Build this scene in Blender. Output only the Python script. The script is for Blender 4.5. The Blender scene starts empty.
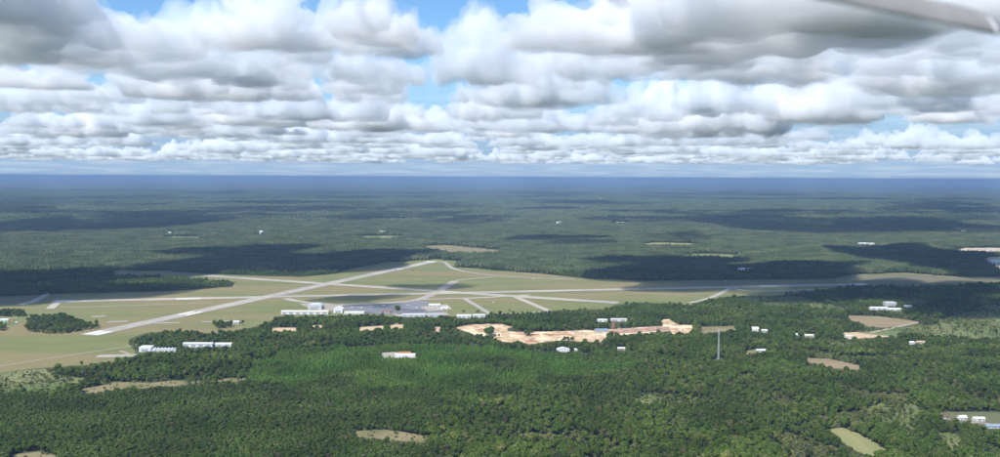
import bpy, bmesh, math, random
import numpy as np
from mathutils import Vector, Matrix, noise

R = math.radians
sc = bpy.context.scene
COL = sc.collection

# ------------------------------------------------------------------ camera
CAM_H = 330.0            # metres above the ground, from the 45 m wide runway
FPX = 960.0              # focal length in pixels of the 1000 px wide photograph
cam = bpy.data.objects.new('camera', bpy.data.cameras.new('camera'))
COL.objects.link(cam)
sc.camera = cam
cam.data.sensor_width = 36.0
cam.data.lens = 36.0 * FPX / 1000.0
cam.data.clip_start = 0.1
cam.data.clip_end = 500000.0
CAM_M = (Matrix.Translation((0, 0, CAM_H)) @ Matrix.Rotation(R(90 - 3.06), 4, 'X')
         @ Matrix.Rotation(R(0.258), 4, 'Z'))
cam.matrix_world = CAM_M
cam.data.dof.use_dof = True
cam.data.dof.focus_distance = 3000.0
cam.data.dof.aperture_fstop = 1.5

# ------------------------------------------------------------------ sky, sun, exposure
SUN_EL, SUN_AZ = 52.0, -145.0        # azimuth clockwise from the view direction
world = bpy.data.worlds.new('World')
sc.world = world
world.use_nodes = True
wn = world.node_tree
bg = wn.nodes['Background']
sky = wn.nodes.new('ShaderNodeTexSky')
sky.sky_type = 'NISHITA'
sky.sun_disc = False
sky.sun_elevation = R(SUN_EL)
sky.sun_rotation = R(SUN_AZ)
sky.altitude = 300
sky.air_density = 1.0
sky.dust_density = 0.0
sky.ozone_density = 1.4
bg.inputs[1].default_value = 0.075


def world_horizon():
    """far air: the sky pales to a blue haze with thin cloud streaks towards the horizon, all the way round"""
    N, L = wn.nodes, wn.links
    tc = N.new('ShaderNodeTexCoord')
    sep = N.new('ShaderNodeSeparateXYZ')
    L.new(tc.outputs['Generated'], sep.inputs[0])
    az = N.new('ShaderNodeMath'); az.operation = 'ARCTAN2'
    L.new(sep.outputs['X'], az.inputs[0]); L.new(sep.outputs['Y'], az.inputs[1])
    cmb = N.new('ShaderNodeCombineXYZ')
    mx = N.new('ShaderNodeMath'); mx.operation = 'MULTIPLY'; mx.inputs[1].default_value = 22.0
    mz = N.new('ShaderNodeMath'); mz.operation = 'MULTIPLY'; mz.inputs[1].default_value = 330.0
    L.new(az.outputs[0], mx.inputs[0]); L.new(sep.outputs['Z'], mz.inputs[0])
    L.new(mx.outputs[0], cmb.inputs['X']); L.new(mz.outputs[0], cmb.inputs['Y'])
    nz = N.new('ShaderNodeTexNoise'); nz.inputs['Scale'].default_value = 1.0
    nz.inputs['Detail'].default_value = 6.0
    L.new(cmb.outputs[0], nz.inputs['Vector'])
    st = N.new('ShaderNodeValToRGB')
    st.color_ramp.elements[0].position = 0.45; st.color_ramp.elements[0].color = (0, 0, 0, 1)
    st.color_ramp.elements[1].position = 0.66; st.color_ramp.elements[1].color = (1, 1, 1, 1)
    L.new(nz.outputs['Fac'], st.inputs['Fac'])
    hz = N.new('ShaderNodeMix'); hz.data_type = 'RGBA'
    hz.inputs[6].default_value = (3.3, 4.8, 7.0, 1)      # haze blue (times the strength below)
    hz.inputs[7].default_value = (4.7, 5.9, 7.6, 1)
    L.new(st.outputs['Color'], hz.inputs[0])
    fac = N.new('ShaderNodeMapRange'); fac.interpolation_type = 'SMOOTHSTEP'
    fac.inputs['From Min'].default_value = 0.02
    fac.inputs['From Max'].default_value = 0.13
    fac.inputs['To Min'].default_value = 0.95
    fac.inputs['To Max'].default_value = 0.0
    L.new(sep.outputs['Z'], fac.inputs['Value'])
    mix = N.new('ShaderNodeMix'); mix.data_type = 'RGBA'
    L.new(fac.outputs[0], mix.inputs[0])
    tint = N.new('ShaderNodeMix'); tint.data_type = 'RGBA'; tint.blend_type = 'MULTIPLY'; tint.inputs[0].default_value = 1.0
    tint.inputs[7].default_value = (.80, 1.12, 1.42, 1)      # the camera's vivid blue
    L.new(sky.outputs[0], tint.inputs[6])
    L.new(tint.outputs[2], mix.inputs[6]); L.new(hz.outputs[2], mix.inputs[7])
    L.new(mix.outputs[2], bg.inputs[0])


world_horizon()

sund = bpy.data.lights.new('sun', 'SUN')
sund.energy = 4.6
sund.angle = R(0.5)
sund.color = (1.0, 0.97, 0.925)
suno = bpy.data.objects.new('sun', sund)
COL.objects.link(suno)
SUN = Vector((math.sin(R(SUN_AZ)) * math.cos(R(SUN_EL)), math.cos(R(SUN_AZ)) * math.cos(R(SUN_EL)), math.sin(R(SUN_EL))))
suno.rotation_euler = SUN.to_track_quat('Z', 'Y').to_euler()

vs = sc.view_settings
vs.view_transform = 'Standard'
vs.look = 'None'
vs.exposure = 0.5
vs.gamma = 1.0
cy = sc.cycles
cy.use_denoising = True
cy.use_adaptive_sampling = True
cy.adaptive_threshold = 0.015
cy.max_bounces = 18
cy.diffuse_bounces = 2
cy.glossy_bounces = 1
cy.transmission_bounces = 2
cy.volume_bounces = 16
cy.transparent_max_bounces = 64
cy.caustics_reflective = False
cy.caustics_refractive = False

# ------------------------------------------------------------------ photo pixel <-> ground
M3 = np.array(CAM_M.to_3x3())


def G(px, py, z=0.0):
    """ground point under a photo pixel"""
    v = M3 @ np.array(((px - 500.0) / FPX, -(py - 228.5) / FPX, -1.0))
    t = (z - CAM_H) / v[2]
    return Vector((v[0] * t, v[1] * t, z))


def project(P):
    """world points (n,3) -> photo pixels"""
    q = (P - np.array((0, 0, CAM_H))) @ M3
    w = -q[:, 2]
    return np.stack((500 + FPX * q[:, 0] / w, 228.5 - FPX * q[:, 1] / w), 1)


def in_poly(px, py, poly):
    inside = np.zeros(len(px), bool)
    n = len(poly)
    for i in range(n):
        x0, y0 = poly[i]
        x1, y1 = poly[(i + 1) % n]
        if y0 == y1:
            continue
        c = (y0 > py) != (y1 > py)
        inside ^= c & (px < (x1 - x0) * (py - y0) / (y1 - y0) + x0)
    return inside


# ------------------------------------------------------------------ materials
MATS = {}


def nodes_of(name):
    m = bpy.data.materials.new(name)
    m.use_nodes = True
    MATS[name] = m
    return m, m.node_tree.nodes, m.node_tree.links, m.node_tree.nodes['Principled BSDF']


def mat(name, c1, c2=None, scale=0.3, rough=0.9, detail=5.0, lo=0.35, hi=0.65, stretch=(1, 1, 1), c3=None, scale3=0.01, lo3=0.4, hi3=0.6, bump=0.0):
    """two colours mixed by noise in world metres, a third by a larger noise"""
    m, N, L, b = nodes_of(name)
    b.inputs['Roughness'].default_value = rough
    b.inputs['Specular IOR Level'].default_value = 0.15
    if c2 is None:
        c2 = tuple(x * 0.82 for x in c1)
    geo = N.new('ShaderNodeNewGeometry')
    mp = N.new('ShaderNodeMapping'); mp.inputs['Scale'].default_value = stretch
    L.new(geo.outputs['Position'], mp.inputs['Vector'])
    nz = N.new('ShaderNodeTexNoise'); nz.inputs['Scale'].default_value = scale; nz.inputs['Detail'].default_value = detail
    L.new(mp.outputs[0], nz.inputs['Vector'])
    mr = N.new('ShaderNodeMapRange'); mr.inputs['From Min'].default_value = lo; mr.inputs['From Max'].default_value = hi
    L.new(nz.outputs['Fac'], mr.inputs['Value'])
    mx = N.new('ShaderNodeMix'); mx.data_type = 'RGBA'
    mx.inputs[6].default_value = (*c1, 1); mx.inputs[7].default_value = (*c2, 1)
    L.new(mr.outputs[0], mx.inputs[0])
    out = mx.outputs[2]
    if c3:
        n3 = N.new('ShaderNodeTexNoise'); n3.inputs['Scale'].default_value = scale3; n3.inputs['Detail'].default_value = 4.0
        L.new(mp.outputs[0], n3.inputs['Vector'])
        m3 = N.new('ShaderNodeMapRange'); m3.inputs['From Min'].default_value = lo3; m3.inputs['From Max'].default_value = hi3
        L.new(n3.outputs['Fac'], m3.inputs['Value'])
        x3 = N.new('ShaderNodeMix'); x3.data_type = 'RGBA'
        L.new(m3.outputs[0], x3.inputs[0]); L.new(out, x3.inputs[6]); x3.inputs[7].default_value = (*c3, 1)
        out = x3.outputs[2]
    L.new(out, b.inputs['Base Color'])
    if bump:
        bp = N.new('ShaderNodeBump'); bp.inputs['Strength'].default_value = 1.0; bp.inputs['Distance'].default_value = bump
        L.new(nz.outputs['Fac'], bp.inputs['Height']); L.new(bp.outputs[0], b.inputs['Normal'])
    return m


def leaf_mat(name, c1, c2, c3, trans=0.35, odd=None):
    """foliage: a tint for each tree, and drifts of species over hundreds of metres"""
    m, N, L, b = nodes_of(name)
    oi = N.new('ShaderNodeObjectInfo')
    mx = N.new('ShaderNodeValToRGB')
    cr = mx.color_ramp
    cr.elements[0].position = 0.0; cr.elements[0].color = (*c1, 1)
    cr.elements[1].position = 0.80; cr.elements[1].color = (*c2, 1)
    for p_, c_ in (odd or []):
        e_ = cr.elements.new(p_); e_.color = (*c_, 1)
    L.new(oi.outputs['Random'], mx.inputs[0])
    geo = N.new('ShaderNodeNewGeometry')
    nz = N.new('ShaderNodeTexNoise'); nz.inputs['Scale'].default_value = 0.0065; nz.inputs['Detail'].default_value = 5.0
    L.new(geo.outputs['Position'], nz.inputs['Vector'])
    mr = N.new('ShaderNodeMapRange'); mr.inputs['From Min'].default_value = 0.42; mr.inputs['From Max'].default_value = 0.68
    mr.inputs['To Max'].default_value = 0.8
    L.new(nz.outputs['Fac'], mr.inputs['Value'])
    x3 = N.new('ShaderNodeMix'); x3.data_type = 'RGBA'
    L.new(mr.outputs[0], x3.inputs[0]); L.new(mx.outputs[0], x3.inputs[6]); x3.inputs[7].default_value = (*c3, 1)
    # leaf-clump scale mottle
    n2 = N.new('ShaderNodeTexNoise'); n2.inputs['Scale'].default_value = 0.45; n2.inputs['Detail'].default_value = 2.0
    L.new(geo.outputs['Position'], n2.inputs['Vector'])
    m2 = N.new('ShaderNodeMapRange'); m2.inputs['From Min'].default_value = 0.3; m2.inputs['From Max'].default_value = 0.7
    m2.inputs['To Min'].default_value = 0.7; m2.inputs['To Max'].default_value = 1.35
    L.new(n2.outputs['Fac'], m2.inputs['Value'])
    n4 = N.new('ShaderNodeTexNoise'); n4.inputs['Scale'].default_value = 0.0115; n4.inputs['Detail'].default_value = 3.0
    L.new(geo.outputs['Position'], n4.inputs['Vector'])
    m4 = N.new('ShaderNodeMapRange'); m4.inputs['From Min'].default_value = 0.35; m4.inputs['From Max'].default_value = 0.65
    m4.inputs['To Min'].default_value = 0.72; m4.inputs['To Max'].default_value = 1.30
    L.new(n4.outputs['Fac'], m4.inputs['Value'])
    mm = N.new('ShaderNodeMath'); mm.operation = 'MULTIPLY'
    L.new(m2.outputs[0], mm.inputs[0]); L.new(m4.outputs[0], mm.inputs[1])
    vm = N.new('ShaderNodeVectorMath'); vm.operation = 'SCALE'
    L.new(x3.outputs[2], vm.inputs[0]); L.new(mm.outputs[0], vm.inputs['Scale'])
    N.remove(b)
    df = N.new('ShaderNodeBsdfDiffuse'); tr = N.new('ShaderNodeBsdfTranslucent')
    L.new(vm.outputs[0], df.inputs[0]); L.new(vm.outputs[0], tr.inputs[0])
    ms = N.new('ShaderNodeMixShader'); ms.inputs[0].default_value = trans
    L.new(df.outputs[0], ms.inputs[1]); L.new(tr.outputs[0], ms.inputs[2])
    L.new(ms.outputs[0], N['Material Output'].inputs['Surface'])
    return m


mat('ground', (.082, .100, .045), (.040, .056, .030), scale=.0009, stretch=(1, 1, 1), c3=(.125, .135, .065), scale3=.00028, lo3=.48, hi3=.70, detail=9)
mat('grass', (.135, .158, .052), (.195, .190, .076), scale=.014, stretch=(.35, 1, 1), c3=(.215, .180, .082), scale3=.0048, lo3=.46, hi3=.60, detail=8)
mat('heath', (.150, .135, .085), (.190, .165, .105), scale=.01, stretch=(.4, 1, 1), c3=(.125, .13, .06), scale3=.004)
mat('scrub', (.165, .185, .070), (.235, .215, .105), scale=.018, c3=(.11, .15, .05), scale3=.006)
mat('dry', (.195, .172, .082), (.145, .145, .060), scale=.05, c3=(.245, .20, .11), scale3=.02)
mat('ploughed', (.285, .215, .125), (.22, .175, .095), scale=.03, stretch=(.3, 1, 1))
mat('crop', (.21, .215, .085), (.26, .25, .11), scale=.05, stretch=(1, .2, 1))
mat('sand', (.60, .46, .29), (.36, .23, .135), scale=.11, c3=(.70, .57, .39), scale3=.045, lo3=.5, hi3=.58, bump=.6, stretch=(.6, .35, 1))
mat('clay', (.30, .15, .085), (.42, .25, .14), scale=.09, bump=.4)
mat('soil', (.58, .45, .29), (.44, .31, .19), scale=.09, bump=.4)
mat('rubble', (.24, .13, .09), (.42, .31, .23), scale=.2, bump=.5)
mat('concrete', (.44, .40, .33), (.37, .335, .28), scale=.03, c3=(.32, .29, .24), scale3=.008, stretch=(1, 1, 1))
mat('runway', (.37, .335, .285), (.30, .275, .235), scale=.05, c3=(.42, .38, .315), scale3=.006)
mat('asphalt', (.145, .148, .165), (.115, .118, .132), scale=.03, c3=(.20, .20, .21), scale3=.012)
mat('track', (.36, .315, .235), (.30, .255, .18), scale=.05)
mat('paint', (.80, .79, .76), (.66, .65, .62), scale=.2)
mat('white_metal', (.80, .80, .79), (.70, .70, .69), scale=.25, rough=.55)
mat('cream', (.62, .58, .50), (.54, .50, .43), scale=.25)
mat('grey_metal', (.42, .44, .47), (.34, .36, .39), scale=.25, rough=.5)
mat('pale_grey', (.58, .59, .60), (.50, .51, .52), scale=.25, rough=.6)
mat('blue_metal', (.26, .34, .42), (.21, .28, .35), scale=.25, rough=.5)
mat('brick', (.28, .13, .09), (.22, .10, .07), scale=.5)
mat('rust', (.24, .11, .07), (.33, .19, .12), scale=.3)
mat('brown_roof', (.16, .11, .085), (.12, .085, .065), scale=.4)
mat('orange', (.55, .26, .10), (.45, .20, .08), scale=.3)
mat('dark', (.035, .038, .045), (.05, .052, .06), scale=.5, rough=.3)
mat('steel', (.62, .63, .65), (.52, .53, .55), scale=.5, rough=.45)
mat('wing_paint', (.34, .325, .305), (.27, .26, .245), scale=14.0, stretch=(.15, 1, 1), rough=.45)
mat('bark', (.115, .085, .06), (.08, .058, .042), scale=1.2)
leaf_mat('pine_leaf', (.060, .108, .021), (.084, .138, .027), (.104, .140, .033), odd=[(.92, (.125, .155, .05)), (.97, (.15, .13, .075))])
leaf_mat('broad_leaf', (.078, .128, .023), (.120, .162, .033), (.068, .116, .025), odd=[(.88, (.19, .205, .058)), (.93, (.17, .145, .075)), (.97, (.065, .10, .034))])
leaf_mat('young_leaf', (.074, .175, .027), (.104, .200, .033), (.155, .212, .042))
leaf_mat('shrub_leaf', (.125, .165, .050), (.200, .210, .076), (.180, .190, .066))
leaf_mat('far_leaf', (.044, .068, .030), (.066, .090, .038), (.110, .120, .056), trans=.1)


def cloud_mat(name, dens, col=(.985, .993, 1)):
    m = bpy.data.materials.new(name)
    m.use_nodes = True
    N = m.node_tree.nodes
    N.clear()
    o = N.new('ShaderNodeOutputMaterial')
    v = N.new('ShaderNodeVolumePrincipled')
    v.inputs['Color'].default_value = (*col, 1)
    v.inputs['Density'].default_value = dens
    v.inputs['Anisotropy'].default_value = 0.0
    m.node_tree.links.new(v.outputs[0], o.inputs['Volume'])
    MATS[name] = m


cloud_mat('cloud_core', 0.0058, (.980, .989, 1))
cloud_mat('cloud_far', 0.0042, (.945, .972, 1))  # blue colour and lower density stand in for haze over distant clouds
cloud_mat('cloud_deep', 0.012)
cloud_mat('cloud_veil', 0.0006)

# ------------------------------------------------------------------ helpers


def tag(o, label, cat, group=None):
    o['label'] = label
    o['category'] = cat
    if group:
        o['group'] = group
    return o


def mesh_obj(name, verts, faces, m, parent=None, smooth=False):
    me = bpy.data.meshes.new(name)
    me.from_pydata([tuple(v) for v in verts], [], faces)
    if smooth:
        me.polygons.foreach_set('use_smooth', [True] * len(me.polygons))
    me.materials.append(MATS[m])
    o = bpy.data.objects.new(name, me)
    COL.objects.link(o)
    if parent:
        o.parent = parent
    return o


def empty(name, loc, rz=0.0):
    o = bpy.data.objects.new(name, None)
    COL.objects.link(o)
    o.location = loc
    o.rotation_euler = (0, 0, rz)
    return o


def bm_box(bm, c, s, rot=None):
    M = Matrix.Translation(c)
    if rot is not None:
        M = M @ rot
    return bmesh.ops.create_cube(bm, size=1.0, matrix=M @ Matrix.Diagonal((*s, 1)))


def bm_tube(bm, a, b, r0, r1=None, n=6):
    a, b = Vector(a), Vector(b)
    d = b - a
    M = Matrix.Translation((a + b) / 2) @ d.to_track_quat('Z', 'Y').to_matrix().to_4x4()
    bmesh.ops.create_cone(bm, cap_ends=True, segments=n, radius1=r0, radius2=r0 if r1 is None else r1, depth=d.length, matrix=M)


def bm_obj(name, bm, m, parent=None, smooth=False):
    me = bpy.data.meshes.new(name)
    bm.to_mesh(me)
    bm.free()
    if smooth:
        me.polygons.foreach_set('use_smooth', [True] * len(me.polygons))
    me.materials.append(MATS[m])
    o = bpy.data.objects.new(name, me)
    COL.objects.link(o)
    if parent:
        o.parent = parent
    return o


def box(name, c, s, m, parent=None, bev=0.0):
    bm = bmesh.new()
    bm_box(bm, c, s)
    if bev:
        bmesh.ops.bevel(bm, geom=bm.edges[:], offset=bev, segments=1, affect='EDGES')
    return bm_obj(name, bm, m, parent)


def copy_tree(o, parent=None):
    c = o.copy()
    COL.objects.link(c)
    c.parent = parent
    for ch in o.children:
        copy_tree(ch, c)
    return c


def structure(o):
    o['kind'] = 'structure'
    return o


LAYER = [0.02]


def ragged(pts, amp=6.0, step=25.0, seed=0):
    """an outline on the ground with an uneven edge"""
    out = []
    n = len(pts)
    for i in range(n):
        a, b = pts[i], pts[(i + 1) % n]
        k = max(1, int((b - a).length / step))
        for j in range(k):
            p = a.lerp(b, j / k)
            q = Vector((p.x * .018 + seed, p.y * .018, seed * 3.1))
            out.append(p + Vector((noise.noise(q), noise.noise(q + Vector((9, 9, 9))), 0)) * amp)
    return out


def field(name, poly, m, amp=6.0):
    LAYER[0] += 0.006
    pts = ragged([G(*p) for p in poly], amp * 1.6, seed=len(bpy.data.objects) * .37)
    for p in pts:
        p.z = LAYER[0]
    bm = bmesh.new()
    f = bm.faces.new([bm.verts.new(p) for p in pts])
    bmesh.ops.triangulate(bm, faces=[f])
    bmesh.ops.recalc_face_normals(bm, faces=bm.faces[:])
    if bm.faces[:][0].normal.z < 0:
        bmesh.ops.reverse_faces(bm, faces=bm.faces[:])
    return structure(bm_obj(name, bm, m))


PAVE = [0.36]


def strip(name, pts, width, m, z=None):
    """a paved strip of constant width along photo points"""
    if z is None:
        PAVE[0] += 0.005
        z = PAVE[0]
    P = [G(*p) for p in pts]
    if len(P) > 2:      # smooth the bends
        for _ in range(2):
            Q = [P[0]]
            for a, b in zip(P[:-1], P[1:]):
                Q += [a.lerp(b, .25), a.lerp(b, .75)]
            P = Q + [P[-1]]
    V, Fc = [], []
    for i, p in enumerate(P):
        t = (P[min(i + 1, len(P) - 1)] - P[max(i - 1, 0)]).normalized()
        nrm = Vector((-t.y, t.x, 0)) * width / 2
        V += [(p + nrm)[:2] + (z,), (p - nrm)[:2] + (z,)]
        if i:
            Fc.append((2 * i - 2, 2 * i - 1, 2 * i + 1, 2 * i))
    o = mesh_obj(name, V, Fc, m)
    return structure(o)


# ------------------------------------------------------------------ ground, fields
def make_ground():
    V, Fc = [(0, 0, 0)], []
    rings = [800, 1500, 3000, 6000, 12000, 25000, 50000, 100000, 150000]
    n = 96
    for r in rings:
        V += [(r * math.cos(k * 2 * math.pi / n), r * math.sin(k * 2 * math.pi / n), 0) for k in range(n)]
    for k in range(n):
        Fc.append((0, 1 + k, 1 + (k + 1) % n))
    for i in range(len(rings) - 1):
        a, b = 1 + i * n, 1 + (i + 1) * n
        for k in range(n):
            k2 = (k + 1) % n
            Fc.append((a + k, b + k, b + k2, a + k2))
    return structure(mesh_obj('ground', V, Fc, 'ground'))


make_ground()

AIRFIELD = [(-150, 300), (0, 297), (60, 294), (105, 293), (170, 291), (231, 287), (237, 282), (205, 279), (160, 276), (115, 275), (112, 271),
            (168, 271), (230, 275), (300, 277), (335, 274), (356, 268), (380, 263), (437, 259), (456, 261), (455, 267), (500, 271), (545, 274), (580, 278),
            (640, 281), (740, 280), (830, 279), (850, 275), (905, 273), (960, 277), (1000, 277), (1150, 276), (1150, 281), (1000, 282), (930, 286),
            (850, 286), (812, 291), (770, 296), (735, 296), (722, 297), (700, 303), (692, 305), (640, 302), (618, 304), (606, 309), (560, 310), (520, 313),
            (485, 315), (450, 317), (400, 317), (368, 315), (330, 316), (282, 317), (268, 322), (255, 327), (236, 331), (212, 333.5), (190, 331), (150, 333), (132, 338), (128, 343), (138, 352), (137, 358),
            (128, 360), (90, 366), (40, 368), (0, 373), (-150, 384)]
OPEN = [AIRFIELD]
field('airfield_grass', AIRFIELD, 'grass', 8)
field('heath_ground', [(660, 282.5), (745, 281), (832, 279.5), (850, 275.5), (905, 274), (960, 277.3), (1150, 276.5), (1150, 280.5), (1000, 281.5), (930, 285.5), (850, 285.5), (800, 283.5), (720, 285)], 'heath', 6)
field('heath_ground', [(-140, 300), (0, 297.5), (40, 295.5), (60, 296), (50, 303), (36, 306), (-140, 310)], 'heath', 6)
CLEAR = [
    ('grass_clearing', [(80, 389), (98, 386), (112, 382), (150, 383), (170, 380.5), (205, 381), (228, 378), (256, 378), (236, 382), (200, 383), (172, 386), (120, 389), (95, 393), (84, 393)], 'dry'),
    ('grass_clearing', [(352, 431), (385, 430), (412, 434), (440, 440), (425, 443), (390, 440), (356, 437)], 'dry'),
    ('grass_clearing', [(12, 454), (36, 451), (54, 455), (60, 465), (5, 465)], 'dry'),
    ('ploughed_field', [(846, 315.5), (880, 316.5), (905, 319.5), (926, 323), (905, 326), (882, 327.5), (866, 326), (858, 322), (850, 320)], 'ploughed'),
    ('ploughed_field', [(805, 358), (830, 359), (862, 366), (862, 371), (838, 369), (808, 363)], 'ploughed'),
    ('crop_field', [(826, 430), (842, 428), (866, 439), (887, 451), (882, 457), (868, 456), (845, 443)], 'crop'),
    ('grass_clearing', [(700, 327), (735, 326), (737, 330), (702, 334)], 'dry'),
    ('yard_ground', [(938, 412), (960, 412), (1000, 412), (1060, 414), (1060, 430), (1000, 429), (975, 424), (945, 420)], 'heath'),
    ('clearcut_ground', [(424, 246), (445, 245), (500, 250), (502, 254), (450, 253), (428, 250)], 'dry'),
    ('parking_lot', [(379, 353), (394, 352), (416, 354), (416, 358), (384, 358)], 'concrete'),
    ('dirt_lot', [(271, 328), (296, 327.5), (297, 330.5), (272, 332.5)], 'soil'),
    ('dirt_lot', [(311, 325.5), (322, 325), (322, 328), (312, 328.5)], 'soil'),
    ('dirt_lot', [(341, 326), (351, 325.5), (352, 327.8), (342, 328.2)], 'soil'),
    ('dirt_lot', [(357, 327), (384, 325.5), (385, 329), (359, 331.5)], 'soil'),
    ('dirt_lot', [(389, 325), (403, 324.5), (405, 329.5), (390, 330)], 'soil'),
    ('dirt_lot', [(434, 327), (441, 327), (441, 332), (435, 332)], 'soil'),
    ('dirt_lot', [(660, 320), (668, 319), (680, 325), (692, 325), (692, 333), (672, 334), (664, 326)], 'sand'),
    ('yard_ground', [(743, 352), (756, 349), (758, 352), (746, 356)], 'scrub'),
    ('dirt_lot', [(842, 333), (898, 331), (899, 336), (846, 339)], 'soil'),
    ('dirt_lot', [(960, 248), (1010, 248), (1012, 253), (962, 251)], 'soil'),
    ('dirt_lot', [(986, 257), (1010, 257), (1010, 272), (992, 269)], 'soil'),
    ('grass_strip', [(757, 303), (778, 302.4), (790, 303.2), (778, 304.6)], 'scrub'),
    ('parking_lot', [(-20, 317), (18, 317), (20, 325), (-20, 327)], 'scrub'),
]
for nm, poly, mt in CLEAR:
    field(nm, poly, mt, 2.0 if nm in ('parking_lot', 'yard_ground') else 6)
    OPEN.append(poly)
SANDPIT = [(452, 328), (470, 325), (500, 324), (515, 327), (510, 331), (540, 332), (570, 331), (600, 330), (630, 328), (668, 326), (674, 331.5), (655, 332.6), (632, 334), (608, 336.5), (601, 342), (560, 341), (535, 344), (510, 343), (497, 341), (490, 337), (470, 335)]
field('sand_pit', SANDPIT, 'sand', 12)
OPEN.append(SANDPIT)
field('rubble_ground', [(609, 330.6), (630, 328.8), (668, 326.8), (671, 330.4), (650, 331.6), (628, 333), (611, 334.6)], 'rubble', 3)
field('rubble_ground', [(520, 334), (548, 333.4), (566, 335), (540, 336.6)], 'clay', 3)
HEATH = [(855, 333), (880, 330), (935, 325), (945, 318), (985, 308), (1000, 306), (1150, 300), (1150, 352), (1000, 342), (965, 341), (900, 337)]
field('scrub_ground', HEATH, 'scrub', 8)
SCRUB4 = [(866, 410), (880, 401), (896, 405), (914, 402), (924, 412), (918, 424), (926, 434), (908, 438), (896, 430), (880, 428)]
field('scrub_ground', SCRUB4, 'scrub', 8)
SCRUB5 = [(938, 433), (956, 434), (966, 447), (950, 458), (940, 446)]
field('scrub_ground', SCRUB5, 'scrub', 8)
SCRUB6 = [(735, 298), (800, 297), (850, 311), (840, 316), (800, 309), (750, 307)]
field('scrub_ground', SCRUB6, 'scrub', 8)
SCRUB2 = [(-150, 384), (0, 373.5), (42, 369), (60, 376), (95, 380), (75, 391), (40, 395), (0, 397), (-100, 402)]
field('scrub_ground', SCRUB2, 'scrub', 8)
SCRUB3 = [(625, 402), (650, 394), (690, 396), (715, 402), (690, 408), (640, 408)]
field('scrub_ground', SCRUB3, 'scrub', 8)
FAR_STRIPE = [(560, 262), (700, 248), (1000, 238), (1000, 246), (840, 256), (700, 262)]

# ------------------------------------------------------------------ runways, taxiways, roads
rw_main = strip('runway', [(88, 335.3), (434, 261.2)], 45, 'runway', z=.58)
rw_long = strip('runway', [(52, 301.7), (868, 284.2)], 42, 'runway', z=.57)
rw_third = strip('runway', [(206, 275.8), (425, 290.6), (618, 303)], 42, 'runway', z=.56)
structure(rw_main)
for (pts, w, m, nm) in [
    ([(434, 261.4), (446, 262.0), (449, 267), (460, 271), (494, 276), (550, 278.6), (575, 279.5)], 16, 'runway', 'taxiway'),
    ([(160, 275.2), (206, 276)], 18, 'asphalt', 'access_road'),
    ([(112, 272.8), (160, 275.2)], 14, 'asphalt', 'access_road'),
    ([(340, 305), (400, 302.5), (422, 299.5), (441, 290), (455, 281)], 26, 'runway', 'taxiway'),
    ([(285, 298.5), (300, 302), (340, 305.5)], 22, 'runway', 'taxiway'),
    ([(422, 299.5), (465, 298.5), (514, 296), (530, 295)], 20, 'runway', 'taxiway'),
    ([(456, 280.5), (470, 279), (494, 277)], 12, 'runway', 'taxiway'),
    ([(465, 299), (490, 313.8)], 14, 'runway', 'taxiway'),
    ([(512, 295.5), (550, 311.5)], 18, 'runway', 'taxiway'),
    ([(487, 314.2), (520, 313), (552, 311.8)], 12, 'concrete', 'access_road'),
    ([(60, 307.5), (125, 306), (212, 302.6)], 10, 'track', 'old_taxiway'),
    ([(58, 302), (50, 309)], 20, 'runway', 'taxiway'),
    ([(50, 292), (36, 301), (20, 305)], 18, 'runway', 'taxiway'),
    ([(550, 295), (648, 293.6)], 8, 'track', 'old_taxiway'),
    ([(648, 293.6), (700, 297)], 8, 'track', 'old_taxiway'),
    ([(690, 303), (706, 299.5), (720, 294), (731, 287.5)], 16, 'runway', 'taxiway'),
    ([(729, 286.6), (745, 291.5), (775, 291.3), (812, 289.2)], 18, 'runway', 'taxiway'),
    ([(-60, 376), (0, 366.5), (42, 359.5), (109, 349.5), (125, 347.3), (160, 341)], 7, 'track', 'access_road'),
    ([(97, 356.5), (136, 355.5)], 26, 'concrete', 'parking_apron'),
    ([(120, 351), (134, 356)], 8, 'track', 'access_road'),
    ([(107, 322.2), (128, 321.3)], 24, 'concrete', 'hardstand'),
    ([(92, 317), (106, 316)], 16, 'concrete', 'hardstand'),
    ([(153, 323.4), (180, 322.7)], 16, 'concrete', 'hardstand'),
    ([(201, 322), (238, 321)], 18, 'concrete', 'hardstand'),
    ([(797, 312), (821, 313.5), (850, 317), (880, 318)], 7, 'track', 'access_road'),
    ([(870, 333), (905, 325.5), (944, 315.8), (981, 306.9), (1040, 299)], 11, 'track', 'access_road'),
    ([(960, 343.5), (1000, 346.5), (1060, 350)], 12, 'concrete', 'access_road'),
    ([(397, 316), (397, 322), (396, 330)], 9, 'soil', 'access_road'),
    ([(958, 424.5), (980, 422), (1000, 427.5), (1050, 432)], 7, 'track', 'access_road'),
    ([(905, 273.5), (960, 277.5), (1010, 278), (1100, 277)], 9, 'soil', 'access_road'),
    ([(515, 272.5), (560, 277.2)], 6, 'soil', 'access_road'),
]:
    strip(nm, pts, w, m)
# the asphalt apron in front of the hangars
field('apron', [(342, 305.6), (380, 304.4), (425, 300.6), (430, 303), (436, 309), (446, 312.5), (400, 314.5), (366, 313.5), (345, 309.5)], 'asphalt', 1.5).location.z = .04
field('apron', [(300, 303.8), (318, 302.8), (342, 305.4), (345, 310), (322, 311), (308, 308)], 'concrete', 1.5).location.z = .03
field('apron', [(420, 306.5), (447, 304.5), (452, 309.5), (428, 311.5)], 'concrete', 1.5).location.z = .05
field('apron', [(393, 314.4), (446, 312), (450, 315.6), (396, 317)], 'concrete', 1.5).location.z = .06


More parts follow.
